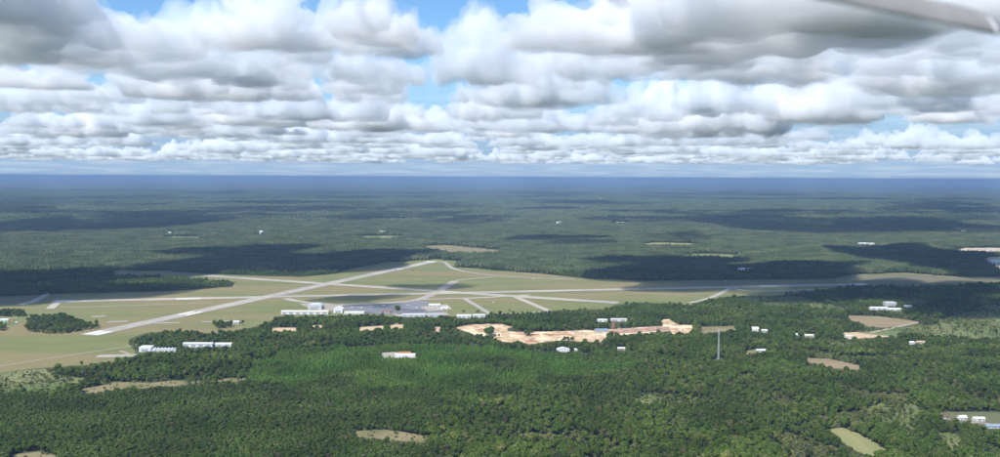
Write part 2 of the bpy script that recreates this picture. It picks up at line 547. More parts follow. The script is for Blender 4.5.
def marking(name, parent_strip, p0, p1, s0, s1, o0, o1, z):
    """painted bar on a runway: from s0 to s1 metres along, o0 to o1 metres across"""
    a, b = G(*p0), G(*p1)
    t = (b - a).normalized()
    nn = Vector((-t.y, t.x, 0))
    V = [a + t * s + nn * o for s, o in ((s0, o0), (s1, o0), (s1, o1), (s0, o1))]
    for v in V:
        v.z = z
    return mesh_obj(name, V, [(0, 1, 2, 3)], 'paint', parent_strip)


def mark_runway(rw, p0, p1, z, w, both=True):
    L = (G(*p1) - G(*p0)).length
    for k in range(4):
        for sgn in (1, -1):
            o = 2.4 + k * 4.6
            for s0 in ([8, L - 8 - 46] if both else [8]):
                marking('threshold_bar', rw, p0, p1, s0, s0 + 46, sgn * o, sgn * (o + 2.9), z)
    for sgn in (1, -1):
        for s0 in ([310, L - 310 - 60] if both else [310]):
            marking('aiming_mark', rw, p0, p1, s0, s0 + 60, sgn * 6, sgn * 15, z)
    s = 120
    while s < L - 120:
        marking('centre_line', rw, p0, p1, s, s + 37, -.6, .6, z)
        s += 61


mark_runway(rw_main, (88, 335.3), (434, 261.2), .595, 45)
mark_runway(rw_long, (52, 301.7), (868, 284.2), .585, 42)

# ------------------------------------------------------------------ buildings
FOOT = []
KEEP = []          # what the photograph shows of each building, so that no tree grows in front of it


def gable_prism(L, W, H, rise):
    """walls of a gabled building, ridge along x"""
    V = []
    for x in (-L / 2, L / 2):
        V += [(x, -W / 2, 0), (x, W / 2, 0), (x, W / 2, H), (x, 0, H + rise), (x, -W / 2, H)]
    Fc = [(0, 1, 2, 3, 4), (9, 8, 7, 6, 5), (0, 4, 9, 5), (1, 6, 7, 2), (0, 5, 6, 1), (2, 7, 8, 3), (3, 8, 9, 4)]
    return V, Fc


def roof_slabs(parent, L, W, H, rise, m, over=.6, th=.25, y_ridge=True):
    bm = bmesh.new()
    for sgn in (1, -1):
        w = math.hypot(W / 2 + over, rise * (1 + 2 * over / W))
        ang = math.atan2(rise, W / 2)
        c = Vector((0, sgn * (W / 4 + over / 2), H + rise / 2 - over * rise / W + th * .62))
        bm_box(bm, c, (L + 2 * over, w, th), Matrix.Rotation(-sgn * ang, 4, 'X'))
    return bm_obj('roof', bm, m, parent)


def vault_roof(parent, L, W, H, rise, m):
    n = 12
    V, Fc = [], []
    for x in (-L / 2 - .4, L / 2 + .4):
        for k in range(n + 1):
            a = math.pi * k / n
            V.append((x, -math.cos(a) * (W / 2 + .4), H + math.sin(a) * rise + .05))
    for k in range(n):
        Fc.append((k, k + 1, n + 2 + k, n + 1 + k))
    Fc += [tuple(range(n + 1)), tuple(range(2 * n + 1, n, -1))]
    return mesh_obj('roof', V, Fc, m, parent)


def building(name, label, cat, px0, px1, py, H, W, wall='white_metal', roof='pale_grey', kind='gable', rise=None, ridge='x',
             doors=1, windows=0, yaw=0.0, group=None, door_m='grey_metal', keep=True, big=False, L=None, chim=False):
    """front wall's foot from photo pixel px0 to px1 at row py"""
    a, b = G(px0, py), G(px1, py)
    t = (b - a)
    if L is None:
        L = t.length
    rz = math.atan2(t.y, t.x) + R(yaw)
    back = Vector((-math.sin(rz), math.cos(rz), 0))
    c = (a + b) / 2 + back * W / 2
    e = empty(name, c, rz)
    tag(e, label, cat, group)
    LL, WW = (L, W) if ridge == 'x' else (W, L)
    if rise is None:
        rise = WW * .16
    root = e
    if kind == 'gable':
        V, Fc = gable_prism(LL, WW, H, rise)
        if ridge == 'y':
            V = [(-y, x, z) for x, y, z in V]
        mesh_obj('wall', V, Fc, wall, e)
        r = roof_slabs(e, LL, WW, H, rise, roof)
        if ridge == 'y':
            r.rotation_euler = (0, 0, math.pi / 2)
    elif kind == 'vault':
        box('wall', (0, 0, H / 2), (L, W, H), wall, e)
        r = vault_roof(e, LL, WW, H, rise, roof)
        if ridge == 'y':
            r.rotation_euler = (0, 0, math.pi / 2)
    else:
        box('wall', (0, 0, H / 2), (L, W, H), wall, e)
        bm = bmesh.new()
        bm_box(bm, (0, 0, H + .2), (L + .5, W + .5, .4))
        for k in range(max(1, int(L / 14))):          # rooftop plant
            bm_box(bm, ((k + .5) * L / max(1, int(L / 14)) - L / 2, (random.random() - .5) * W * .5, H + .9), (2.2, 1.8, 1.2))
        r = bm_obj('roof', bm, roof, e)
    if chim:
        box('chimney', (L * .25, W * .1, H + rise * .9 + .5), (.8, .8, 1.6), 'brick', r if r.rotation_euler.z == 0 else e)
    hd = min(H * .82, 6.0) if big else min(2.2, H * .75)
    wd = (L * .6 / doors if doors else 0) if big else 1.1
    for k in range(doors):
        x = -L / 2 + (k + .5) * L / doors if big or doors > 1 else -L * .08
        d = box('hangar_door' if big else 'door', (x, -W / 2 - .06, hd / 2), (wd, .12, hd), door_m, e)
        if big:
            for j in (-1, 0, 1):
                box('door_seam', (x + j * wd / 4, -W / 2 - .14, hd / 2), (.15, .06, hd), 'dark', d)
    for k in range(windows):
        x = -L / 2 + (k + .5) * L / windows
        if not big and abs(x + L * .08) < 1.4:
            x += 1.9
        wz = min(1.6, H * .55)
        w = box('window', (x, -W / 2 - .04, wz), (1.5, .08, 1.2), 'dark', e)
        box('window_frame', (x, -W / 2 - .10, wz + .66), (1.7, .06, .12), 'white_metal', w)
    if keep:
        P = np.array([list(c + Matrix.Rotation(rz, 3, 'Z') @ Vector((sx * L / 2, sy * W / 2, z))) for sx in (1, -1) for sy in (1, -1) for z in (1.5, H + rise * .6)])
        q = project(P)
        x0, y0 = q.min(0); x1, y1 = q.max(0)
        KEEP.append(([(x0 - .5, y0 - .3), (x1 + .5, y0 - .3), (x1 + .5, y1 + .2), (x0 - .5, y1 + .2)], py))
        P = np.array([list(c + Matrix.Rotation(rz, 3, 'Z') @ Vector((sx * (L / 2 + 3), sy * (W / 2 + 4), 0))) for sx, sy in ((1, 1), (1, -1), (-1, -1), (-1, 1))])
        FOOT.append([tuple(map(float, q)) for q in project(P)])
    return e


random.seed(4)
AG = 'hangars and sheds along the apron'
building('hangar', 'tall bright white block hangar at the left end of the serrated shed row', 'hangar', 139, 150.5, 352.2, 9, 20, 'white_metal', 'white_metal', 'flat', big=True)
for k in range(7):
    building('shed', ['first', 'second', 'third', 'fourth', 'fifth', 'sixth', 'seventh'][k] + ' small white gabled shed counted rightward from the tall white block hangar', 'shed',
             151.2 + k * 3.5, 154.4 + k * 3.5, 352.4, 4.4, 14, 'white_metal', 'white_metal', 'gable', rise=2.6, ridge='y', big=True, group='white gabled sheds in a serrated row')
building('warehouse', 'long low pale grey shed behind trees right of the white serrated row', 'warehouse', 182, 212, 347.5, 6.5, 18, 'white_metal', 'pale_grey', 'gable', rise=2, doors=4, big=True)
building('warehouse', 'low white shed at the right end of the long pale grey shed', 'warehouse', 215, 231, 346.5, 4.5, 15, 'white_metal', 'white_metal', 'gable', rise=1.6, doors=2, big=True)
building('shed', 'small grey-roofed shed beside the hedge on the airfield edge', 'shed', 233, 239, 324.0, 4.5, 12, 'cream', 'pale_grey', 'gable', doors=1, big=True)
building('hangar', 'long low cream hangar row at the left end of the apron', 'hangar', 281, 328, 314.4, 6.0, 22, 'white_metal', 'cream', 'gable', rise=2.4, doors=7, big=True, group=AG)
building('hangar', 'large pale grey vaulted hangar behind the long cream hangar row', 'hangar', 308, 321.5, 309.6, 7, 38, 'pale_grey', 'pale_grey', 'vault', rise=6, ridge='y', big=True, group=AG)
building('hangar', 'bright white gabled hangar between cream hangar row and dark apron', 'hangar', 333.5, 342.5, 313.0, 9, 26, 'white_metal', 'white_metal', 'gable', rise=5, ridge='y', big=True, group=AG)
building('terminal_building', 'low white flat terminal building right of the white gabled hangar', 'terminal', 344, 364, 314.0, 4.5, 14, 'white_metal', 'white_metal', 'flat', doors=2, windows=10, group=AG)
building('shed', 'small brick-red shed in front of the dark apron', 'shed', 382, 391, 313.0, 4.0, 10, 'brick', 'rust', 'gable', doors=1, big=True, group=AG)
building('hangar', 'cream low hangar standing at the far right corner of the apron', 'hangar', 429, 440, 307.2, 5.5, 18, 'cream', 'white_metal', 'gable', rise=2.2, doors=3, big=True, group=AG)
building('hangar', 'white low hangar just right of the cream corner hangar', 'hangar', 441, 447.5, 309.8, 4.6, 14, 'white_metal', 'white_metal', 'gable', rise=1.8, doors=1, big=True, group=AG)
building('hangar', 'long grey flat-roofed shed in front of the apron beside dark round tree', 'hangar', 402, 425, 317.0, 5, 22, 'pale_grey', 'pale_grey', 'flat', doors=4, big=True, group=AG)
building('hangar', 'grey roofed shed right of the long flat-roofed shed by the apron', 'hangar', 428, 443, 317.2, 5, 20, 'pale_grey', 'grey_metal', 'gable', rise=2, doors=2, big=True, group=AG)
building('warehouse', 'white long shed left of the lone brown bush by the diagonal taxiway', 'warehouse', 457, 471, 318.2, 5.5, 18, 'white_metal', 'white_metal', 'gable', rise=2, doors=3, big=True)
building('warehouse', 'white low shed touching the foot of the diagonal taxiway', 'warehouse', 473, 485, 317.6, 5, 16, 'white_metal', 'pale_grey', 'gable', rise=2, doors=2, big=True)
building('site_office', 'blue-grey metal-roofed shed on the edge of the orange sand pit', 'shed', 595.5, 608, 332.4, 5.0, 16, 'grey_metal', 'blue_metal', 'gable', rise=1.6, doors=2, big=True)
building('warehouse', 'white flat-roofed works shed left of the brown silo', 'warehouse', 598, 608, 322.0, 4.5, 16, 'white_metal', 'white_metal', 'flat', doors=2, big=True)
building('warehouse', 'white gabled works shed right behind the brown silo', 'warehouse', 611, 627, 321.5, 4.5, 16, 'white_metal', 'pale_grey', 'gable', rise=1.6, doors=2, big=True)
building('house', 'white house with white gabled roof among trees below the sand pit', 'house', 557, 569.5, 352.0, 4.6, 13, 'white_metal', 'white_metal', 'gable', rise=3.0, ridge='y', windows=4, chim=False)
building('shed', 'tiny white shed right of the white house below the sand pit', 'shed', 574.5, 578.0, 351.0, 3.2, 6, 'white_metal', 'white_metal', 'gable')
building('house', 'small white-roofed house under the tall trees right of the sand pit', 'house', 618, 625, 350.2, 3.4, 9, 'cream', 'white_metal', 'gable', windows=3)
building('house', 'white building with orange roof edge at the bright parking lot', 'house', 395, 415, 357.2, 4.0, 15, 'white_metal', 'white_metal', 'flat', windows=6)
building('shed', 'orange-roofed lean-to beside the white building at the parking lot', 'shed', 398, 411, 355.0, 5.0, 6, 'orange', 'orange', 'flat')
building('house', 'white two-storey house right of the communication mast', 'house', 752.5, 758.8, 331.6, 6.2, 10, 'white_metal', 'white_metal', 'gable', rise=3, windows=4, chim=True)
building('house', 'cream cottage just right of the white two-storey house', 'house', 762, 767.5, 332.4, 4, 9, 'cream', 'pale_grey', 'gable', rise=2, windows=3)
building('house', 'grey-roofed house in the small yard lower right of the mast', 'house', 757, 767, 352.4, 3.6, 10, 'cream', 'pale_grey', 'gable', rise=2, windows=4)
building('house', 'tiny white cottage at the left end of the yard above the ploughed strip', 'house', 795, 799, 336.0, 3.4, 7, 'white_metal', 'white_metal', 'gable', rise=1.8, windows=2)
building('house', 'long cream house right of the tiny white cottage', 'house', 805, 816, 337.2, 3.6, 9, 'cream', 'cream', 'gable', rise=2, windows=4)
building('house', 'pale-roofed house at the left corner of the sandy lot', 'house', 846, 853, 338.0, 3.6, 9, 'white_metal', 'cream', 'gable', rise=2, windows=3)
building('house', 'white cottage among trees at the lower edge of the scrub', 'house', 909.5, 914.5, 344.4, 3.6, 8, 'white_metal', 'white_metal', 'gable', rise=2, windows=2)
building('house', 'tan-roofed house right of the white cottage by the scrub', 'house', 917, 925, 344.0, 3.6, 9, 'cream', 'soil', 'gable', rise=2, windows=3)
building('house', 'brown-roofed house leftmost in the yard at the right edge', 'house', 942, 949.5, 419.0, 3.2, 7, 'cream', 'brown_roof', 'gable', rise=2, windows=3)
building('house', 'white gabled house second from left in the right edge yard', 'house', 960, 967.5, 420.2, 3.8, 8, 'white_metal', 'white_metal', 'gable', rise=2, windows=3, yaw=8)
building('house', 'wide cream-roofed house in the middle of the right edge yard', 'house', 974, 985, 421.2, 3.3, 8, 'white_metal', 'cream', 'gable', rise=1.8, windows=4, yaw=-5)
building('house', 'blue-grey roofed house nearest the camera at the right picture edge', 'house', 987, 1001, 428.6, 3.2, 8, 'pale_grey', 'blue_metal', 'gable', rise=1.8, windows=4)
building('warehouse', 'long white low building in front of the dark wood on the right', 'warehouse', 871, 888, 310.0, 5.0, 20, 'white_metal', 'white_metal', 'gable', rise=1.8, doors=3, big=True)
building('warehouse', 'white low wing right of the long white building by the dark wood', 'warehouse', 889, 902, 311.0, 4.6, 18, 'white_metal', 'white_metal', 'gable', rise=1.6, doors=2, big=True)
building('warehouse', 'tall pale grey block behind the white low buildings by the dark wood', 'warehouse', 886.5, 897, 306.2, 9, 24, 'pale_grey', 'pale_grey', 'flat', doors=1, windows=4, big=True)
building('shed', 'grey shed right of the white low buildings by the dark wood', 'shed', 905, 912, 308.0, 4.5, 12, 'grey_metal', 'grey_metal', 'gable', doors=1, big=True)
# far buildings
FB = 'far white buildings between the woods'
for (x0, x1, y, h, w, wl, rf, kd, lab) in [
    (740.5, 756, 271.0, 7, 40, 'white_metal', 'white_metal', 'gable', 'long white building against the dark wood beyond the heath'),
    (562.5, 566.5, 259.4, 6, 18, 'white_metal', 'white_metal', 'gable', 'lone white barn in the green wood beyond the runways'),
    (860, 870, 244.3, 6, 30, 'white_metal', 'white_metal', 'gable', 'long low white shed above the dark wood, left of a pair'),
    (871, 878, 244.8, 7, 30, 'white_metal', 'white_metal', 'gable', 'low white shed above the dark wood, right of a pair'),
    (988, 998, 251.2, 12, 40, 'cream', 'cream', 'flat', 'big cream block at the far right edge'),
    (965, 984, 249.8, 4, 20, 'cream', 'cream', 'flat', 'long low cream wall of sheds left of the big cream block'),
    (992, 1001, 264.0, 8, 40, 'white_metal', 'white_metal', 'vault', 'white domed shed at the right edge beside the dark wood'),
    (250.5, 257, 236.0, 6, 40, 'white_metal', 'white_metal', 'gable', 'white low hall in the wood on the left'),
    (259.5, 262.5, 234.6, 22, 22, 'white_metal', 'white_metal', 'flat', 'tall white block right of the white low hall'),
    (232, 241, 232.2, 5, 30, 'cream', 'cream', 'gable', 'row of cream roofs left of the white low hall'),
    (218, 226, 231.5, 5, 30, 'cream', 'white_metal', 'gable', 'leftmost pale roof in the wood left of the white low hall'),
    (167.5, 170.5, 234.5, 10, 30, 'white_metal', 'white_metal', 'gable', 'tiny white barn at the edge of the left cloud shadow'),
    (375, 388, 232.6, 6, 40, 'cream', 'white_metal', 'gable', 'cream long hall alone in the middle of the far wood'),
    (546, 555, 222.4, 6, 40, 'white_metal', 'white_metal', 'gable', 'far white roof left of the tall far white block'),
    (557, 562, 224.2, 16, 40, 'white_metal', 'white_metal', 'flat', 'tall far white block in the middle distance'),
    (567, 570, 222.4, 8, 40, 'white_metal', 'white_metal', 'gable', 'far small white roof right of the tall far white block'),
    (610, 613, 222.6, 8, 40, 'white_metal', 'white_metal', 'gable', 'far small white barn, left of the far cream hall'),
    (617, 628, 223.2, 6, 40, 'white_metal', 'cream', 'gable', 'far cream hall, rightmost of the far row'),
    (600, 602.5, 199.5, 14, 60, 'white_metal', 'white_metal', 'gable', 'faintest white speck of a barn near the horizon'),
    (923, 931, 206.0, 10, 60, 'pale_grey', 'pale_grey', 'gable', 'pale barn faint near the horizon on the right'),
    (962, 966, 232.4, 8, 40, 'pale_grey', 'white_metal', 'gable', 'small pale barn in the wood above the big cream block'),
    (0, 8, 321.5, 4, 10, 'white_metal', 'white_metal', 'gable', 'small white shed at the left picture edge'),
]:
    building('barn' if 'barn' in lab else 'warehouse', lab, 'building', x0, x1, y, h, w, wl, rf, kd, rise=(h * .3 if kd != 'vault' else 6), doors=2, windows=0, big=True, group=FB)

# ------------------------------------------------------------------ communication mast
def mast():
    base = G(718.5, 361.5)
    H = 58.0
    e = tag(empty('communication_mast', base), 'tall pale lattice mast standing above the forest', 'mast')
    w0, w1 = 1.7, .75

    def corner(k, z):
        w = w0 + (w1 - w0) * z / H
        a = R(30 + 120 * k)
        return Vector((w * math.cos(a), w * math.sin(a), z))
    for k in range(3):
        bm = bmesh.new()
        bm_tube(bm, corner(k, 0), corner(k, H), .22, .15, 8)
        bm_obj('leg', bm, 'steel', e)
    zs = [H * i / 16 for i in range(17)]
    for i in range(16):
        bm = bmesh.new()
        for k in range(3):
            k2 = (k + 1) % 3
            bm_tube(bm, corner(k, zs[i]), corner(k2, zs[i + 1]), .08, n=5)
            bm_tube(bm, corner(k2, zs[i]), corner(k, zs[i + 1]), .08, n=5)
            bm_tube(bm, corner(k, zs[i + 1]), corner(k2, zs[i + 1]), .08, n=5)
        bm_obj('brace', bm, 'steel', e)
    for z in (H - 2, H - 7):
        for k in range(3):
            a = R(90 + 120 * k)
            p = box('antenna_panel', (0, 0, 0), (.5, .25, 2.4), 'white_metal', e)
            p.location = (1.3 * math.cos(a), 1.3 * math.sin(a), z)
            p.rotation_euler = (0, 0, a + math.pi / 2)
    bm = bmesh.new()
    bm_tube(bm, (0, 0, H), (0, 0, H + 3.5), .10, .04)
    bm_obj('lightning_rod', bm, 'steel', e)
    box('base_pad', (0, 0, .35), (9, 9, .7), 'concrete', e)
    cab = tag(empty('equipment_cabin', base + Vector((5.4, -8, 0))), 'small white cabin at the foot of the lattice mast', 'cabin')
    box('wall', (0, 0, 1.4), (4.5, 3, 2.8), 'white_metal', cab)
    box('roof', (0, 0, 2.95), (4.9, 3.4, .25), 'pale_grey', cab)
    box('door', (.8, -1.55, 1.05), (1, .08, 2.0), 'grey_metal', cab)
    KEEP.append(([(714.5, 331), (722.5, 331), (725, 361), (712.5, 361)], 361.5))
    FOOT.append([(713, 358.5), (724, 358.5), (726, 364), (711, 364)])


mast()

# ------------------------------------------------------------------ brown silo at the pit
def silo():
    e = tag(empty('silo', G(613.5, 328.3)), 'brown rusty silo tower behind the sand pit', 'silo')
    bm = bmesh.new(); bm_tube(bm, (0, 0, 0), (0, 0, 13), 4.6, n=20); bm_obj('tank', bm, 'rust', e)
    bm = bmesh.new(); bm_tube(bm, (0, 0, 13), (0, 0, 15.6), 4.9, .6, n=20); bm_obj('roof', bm, 'brown_roof', e)
    bm = bmesh.new()
    for s in (-.3, .3):
        bm_tube(bm, (s, -4.8, 0), (s, -4.8, 13.4), .07)
    for k in range(26):
        bm_tube(bm, (-.3, -4.8, .5 * k + .3), (.3, -4.8, .5 * k + .3), .04, n=4)
    bm_obj('ladder', bm, 'grey_metal', e)
    for k in range(5):
        bm = bmesh.new(); bm_tube(bm, (0, 0, 1.5 + k * 2.4), (0, 0, 1.75 + k * 2.4), 4.68, n=20); bm_obj('hoop', bm, 'brown_roof', e)
    KEEP.append(([(608, 317), (619, 317), (619, 327.5), (608, 327.5)], 328.3))
    FOOT.append([(609, 326.5), (618, 326.5), (618, 329.5), (609, 329.5)])


silo()

# ------------------------------------------------------------------ spoil heaps of the sand pit
def heap(px, py, r, h, m, label, seed):
    rnd = random.Random(seed)
    V, Fc = [], []
    n, k = 18, 7
    sx, sy = rnd.uniform(.9, 1.7), rnd.uniform(.7, 1.0)
    for i in range(k):
        f = i / (k - 1)
        for j in range(n):
            a = 2 * math.pi * j / n
            rr = r * (1 - f) * (1 + .28 * noise.noise(Vector((math.cos(a) * 1.4, math.sin(a) * 1.4, seed * 3.7 + f))))
            z = h * (f ** 1.15) * (1 + .25 * noise.noise(Vector((math.cos(a) * 2 * (1 - f), math.sin(a) * 2 * (1 - f), seed * 1.9)))) - .2 * (i == 0)
            V.append((rr * math.cos(a) * sx, rr * math.sin(a) * sy, z))
    for i in range(k - 1):
        for j in range(n):
            j2 = (j + 1) % n
            Fc.append((i * n + j, i * n + j2, (i + 1) * n + j2, (i + 1) * n + j))
    o = mesh_obj('spoil_heap', V, Fc, m)
    o.scale = (1.0, 1.0, 1.7)
    o.location = G(px, py) + Vector((0, 0, .3))
    o.rotation_euler = (0, 0, rnd.uniform(-.5, .5))
    tag(o, label, 'spoil heap', 'spoil heaps in the sand pit')


for i, (px, py, r, h, m, lab) in enumerate([
    (466, 329, 12, 2.2, 'soil', 'low pale heap at the far left end of the sand pit'),
    (482, 330, 11, 2.0, 'clay', 'red-brown heap near the left end of the sand pit'),
    (499, 336, 13, 3.0, 'soil', 'pale heap right of the small tree in the sand pit'),
    (505, 341, 10, 2.5, 'sand', 'orange heap at the lower left of the sand pit'),
    (519, 338, 15, 3.5, 'soil', 'wide pale heap left of the sand pit centre'),
    (531, 341.5, 10, 2.6, 'clay', 'red-brown heap at the lower edge of the pit centre'),
    (541, 336, 14, 3.2, 'sand', 'orange heap at the centre of the sand pit'),
    (553, 339.5, 12, 2.8, 'soil', 'pale heap just right of the pit centre'),
    (566, 335, 13, 3.0, 'clay', 'long red-brown heap left of the blue-roofed shed'),
    (577, 339, 13, 3.0, 'sand', 'orange heap below the red-brown long heap'),
    (590, 338, 15, 3.4, 'soil', 'brightest pale heap below the blue-roofed shed'),
    (620, 331, 12, 4.0, 'rubble', 'brick-red rubble heap right of the blue-roofed shed'),
    (632, 330.5, 12, 4.0, 'rubble', 'brick-red rubble heap in the middle of the rubble row'),
    (645, 330, 12, 3.6, 'rubble', 'brick-red rubble heap right of the rubble row middle'),
    (657, 329.5, 11, 3.4, 'rubble', 'brick-red rubble heap at the right end of the rubble row'),
    (648, 334, 10, 2.6, 'sand', 'orange heap below the right end of the rubble row'),
]):
    heap(px, py, r, h, m, lab, i + 1)


# ------------------------------------------------------------------ vehicles
def vehicle(name, loc, rz, body_m, label, cat, size=(4.6, 1.9, 1.0), cab=(2.4, 1.7, .7), cab_x=-.2, cab_m='dark', group=None):
    e = tag(empty(name, loc, rz), label, cat, group)
    L, W, H = size
    box('body', (0, 0, .35 + H / 2), size, body_m, e, bev=.15)
    c = box('cabin', (cab_x * L, 0, .35 + H + cab[2] / 2), cab, cab_m, e, bev=.12)
    box('cabin_roof', (cab_x * L, 0, .35 + H + cab[2] + .03), (cab[0] * .9, cab[1] * .9, .08), body_m, c)
    for sx in (-1, 1):
        for sy in (-1, 1):
            bm = bmesh.new()
            bm_tube(bm, (sx * L * .31, sy * W * .5 - .13, .36), (sx * L * .31, sy * W * .5 + .13, .36), .36, n=10)
            bm_obj('wheel', bm, 'dark', e)
    return e


vehicle('truck', G(694.5, 327.6), .3, 'white_metal', 'white lorry at the right end of the sandy lot', 'truck', (9, 2.6, 2.6), (2.2, 2.4, .9), .35)
vehicle('truck', G(681, 330.5), -.4, 'steel', 'grey lorry on the sandy lot left of the white lorry', 'truck', (8, 2.5, 2.2), (2.2, 2.4, .9), .35)
vehicle('truck', G(12, 321.8), .1, 'orange', 'orange lorry at the left edge of the picture', 'truck', (9, 2.6, 2.6), (2.2, 2.4, .9), .35)
vehicle('truck', G(16.5, 322.5), .1, 'white_metal', 'white van right of the orange lorry at the left edge', 'van', (6, 2.2, 2.0), (2.0, 2.0, .7), .3)
vehicle('parked_car', G(954, 421.5), .9, 'white_metal', 'white car between brown-roofed and white gabled house', 'car')
vehicle('parked_car', G(970.8, 422.5), .2, 'steel', 'silver car right of the white gabled house', 'car')
vehicle('parked_car', G(384, 355.6), .5, 'white_metal', 'white car at the left end of the bright parking lot', 'car')
vehicle('parked_car', G(389.5, 356.8), .5, 'dark', 'dark car in the middle of the bright parking lot', 'car')


# ------------------------------------------------------------------ parked light aircraft
def light_aircraft(loc, rz, label, m='white_metal'):
    e = tag(empty('light_aircraft', loc, rz), label, 'aircraft', 'light aircraft on the airfield')
    bm = bmesh.new()
    secs = [(-4.2, .15, 1.55), (-3, .3, 1.5), (-.5, .55, 1.45), (1.2, .62, 1.4), (2.6, .5, 1.25), (3.2, .2, 1.2)]
    rings = []
    for x, r, z in secs:
        rings.append([bm.verts.new((x, r * math.cos(a), z + r * 1.1 * math.sin(a))) for a in [k * math.pi / 5 for k in range(10)]])
    for a, b in zip(rings[:-1], rings[1:]):
        for k in range(10):
            bm.faces.new((a[k], a[(k + 1) % 10], b[(k + 1) % 10], b[k]))
    bm.faces.new(rings[0]); bm.faces.new(rings[-1])
    bmesh.ops.recalc_face_normals(bm, faces=bm.faces[:])
    bm_obj('fuselage', bm, m, e)
    box('wing', (.6, 0, 2.2), (1.5, 11, .16), m, e, bev=.05)
    box('tailplane', (-3.8, 0, 1.65), (.9, 3.4, .1), m, e)
    box('fin', (-3.9, 0, 2.3), (1.0, .1, 1.4), m, e)
    box('windscreen', (1.55, 0, 1.86), (.7, .9, .35), 'dark', e)
    box('propeller', (3.25, 0, 1.2), (.06, .16, 1.9), 'dark', e)
    for (x, y) in ((2.2, 0), (.1, 1.2), (.1, -1.2)):
        bm = bmesh.new(); bm_tube(bm, (x, y - .09, .24), (x, y + .09, .24), .24, n=8); bm_obj('wheel', bm, 'dark', e)
        box('gear_leg', (x, y * .7, .7), (.1, .1 + abs(y) * .6, .8), m, e)


for i, (px, py, a, lab) in enumerate([
    (352, 308.2, .6, 'white light aircraft at the left end of the dark apron'),
    (362, 308.8, .8, 'white light aircraft left of the apron middle'),
    (371, 307.4, -.5, 'white light aircraft in the middle of the dark apron'),
    (384, 306.4, .4, 'white light aircraft right of the apron middle'),
    (408, 306.0, 1.2, 'white light aircraft right of the dark round tree'),
    (417, 308.6, .2, 'white light aircraft near the cream corner hangar'),
    (449, 299.3, .9, 'white light aircraft on the taxiway beside the long runway'),
    (494, 303.2, .3, 'white light aircraft on the grass between the two diagonal taxiways'),
    (534, 279.2, .3, 'white light aircraft on the far loop taxiway'),
    (725.5, 281.6, .1, 'white light aircraft on the heath beyond the long runway'),
]):
    light_aircraft(G(px, py) + Vector((0, 0, .6)), a, lab)


# ------------------------------------------------------------------ wing of the camera's own aircraft, top right
def wing():
    """trailing edge of the aircraft wing, about three metres from the lens"""
    def at(px, py, d):
        v = M3 @ np.array(((px - 500.0) / FPX, -(py - 228.5) / FPX, -1.0))
        return Vector((0, 0, CAM_H)) + Vector(v) * d
    A, B = at(760, -24, 2.6), at(1000, 25, 3.1)
    t = (B - A)
    L = t.length
    x = t.normalized()
    up = Vector((0, 0, 1))
    y = up.cross(x).normalized()
    z = x.cross(y)
    e = empty('aircraft_wing', A)
    e.matrix_world = Matrix.Translation(A) @ Matrix((x, y, z)).transposed().to_4x4() @ Matrix.Rotation(R(48), 4, 'X')
    tag(e, 'blurred grey edge of the aircraft wing across the top right corner', 'wing')
    n = 16

    def section(bm, xx, s, yo=0):
        out = []
        for k in range(n):
            a = 2 * math.pi * k / n
            c = math.cos(a); q = math.sin(a)
            out.append(bm.verts.new((xx, yo + c * .058 * s, q * .016 * s * (1.0 + .30 * c))))
        return out
    bm = bmesh.new()
    rs = [section(bm, L * f, s) for f, s in ((-.3, 1.0), (.2, 1.0), (.6, .98), (.9, .95), (.965, .85), (.99, .55), (1.0, .2))]
    for a, b in zip(rs[:-1], rs[1:]):
        for k in range(n):
            bm.faces.new((a[k], a[(k + 1) % n], b[(k + 1) % n], b[k]))
    bm.faces.new(rs[0]); bm.faces.new(rs[-1])
    bmesh.ops.recalc_face_normals(bm, faces=bm.faces[:])
    bm_obj('skin', bm, 'wing_paint', e, smooth=True)
    cap = bmesh.new()
    bm_tube(cap, (L * .93, 0, 0), (L * .945, 0, 0), .0155, .0155, 12)
    c = bm_obj('joint_band', cap, 'pale_grey', e, smooth=True)
    c.scale = (1, 3.7, 1.02)


wing()

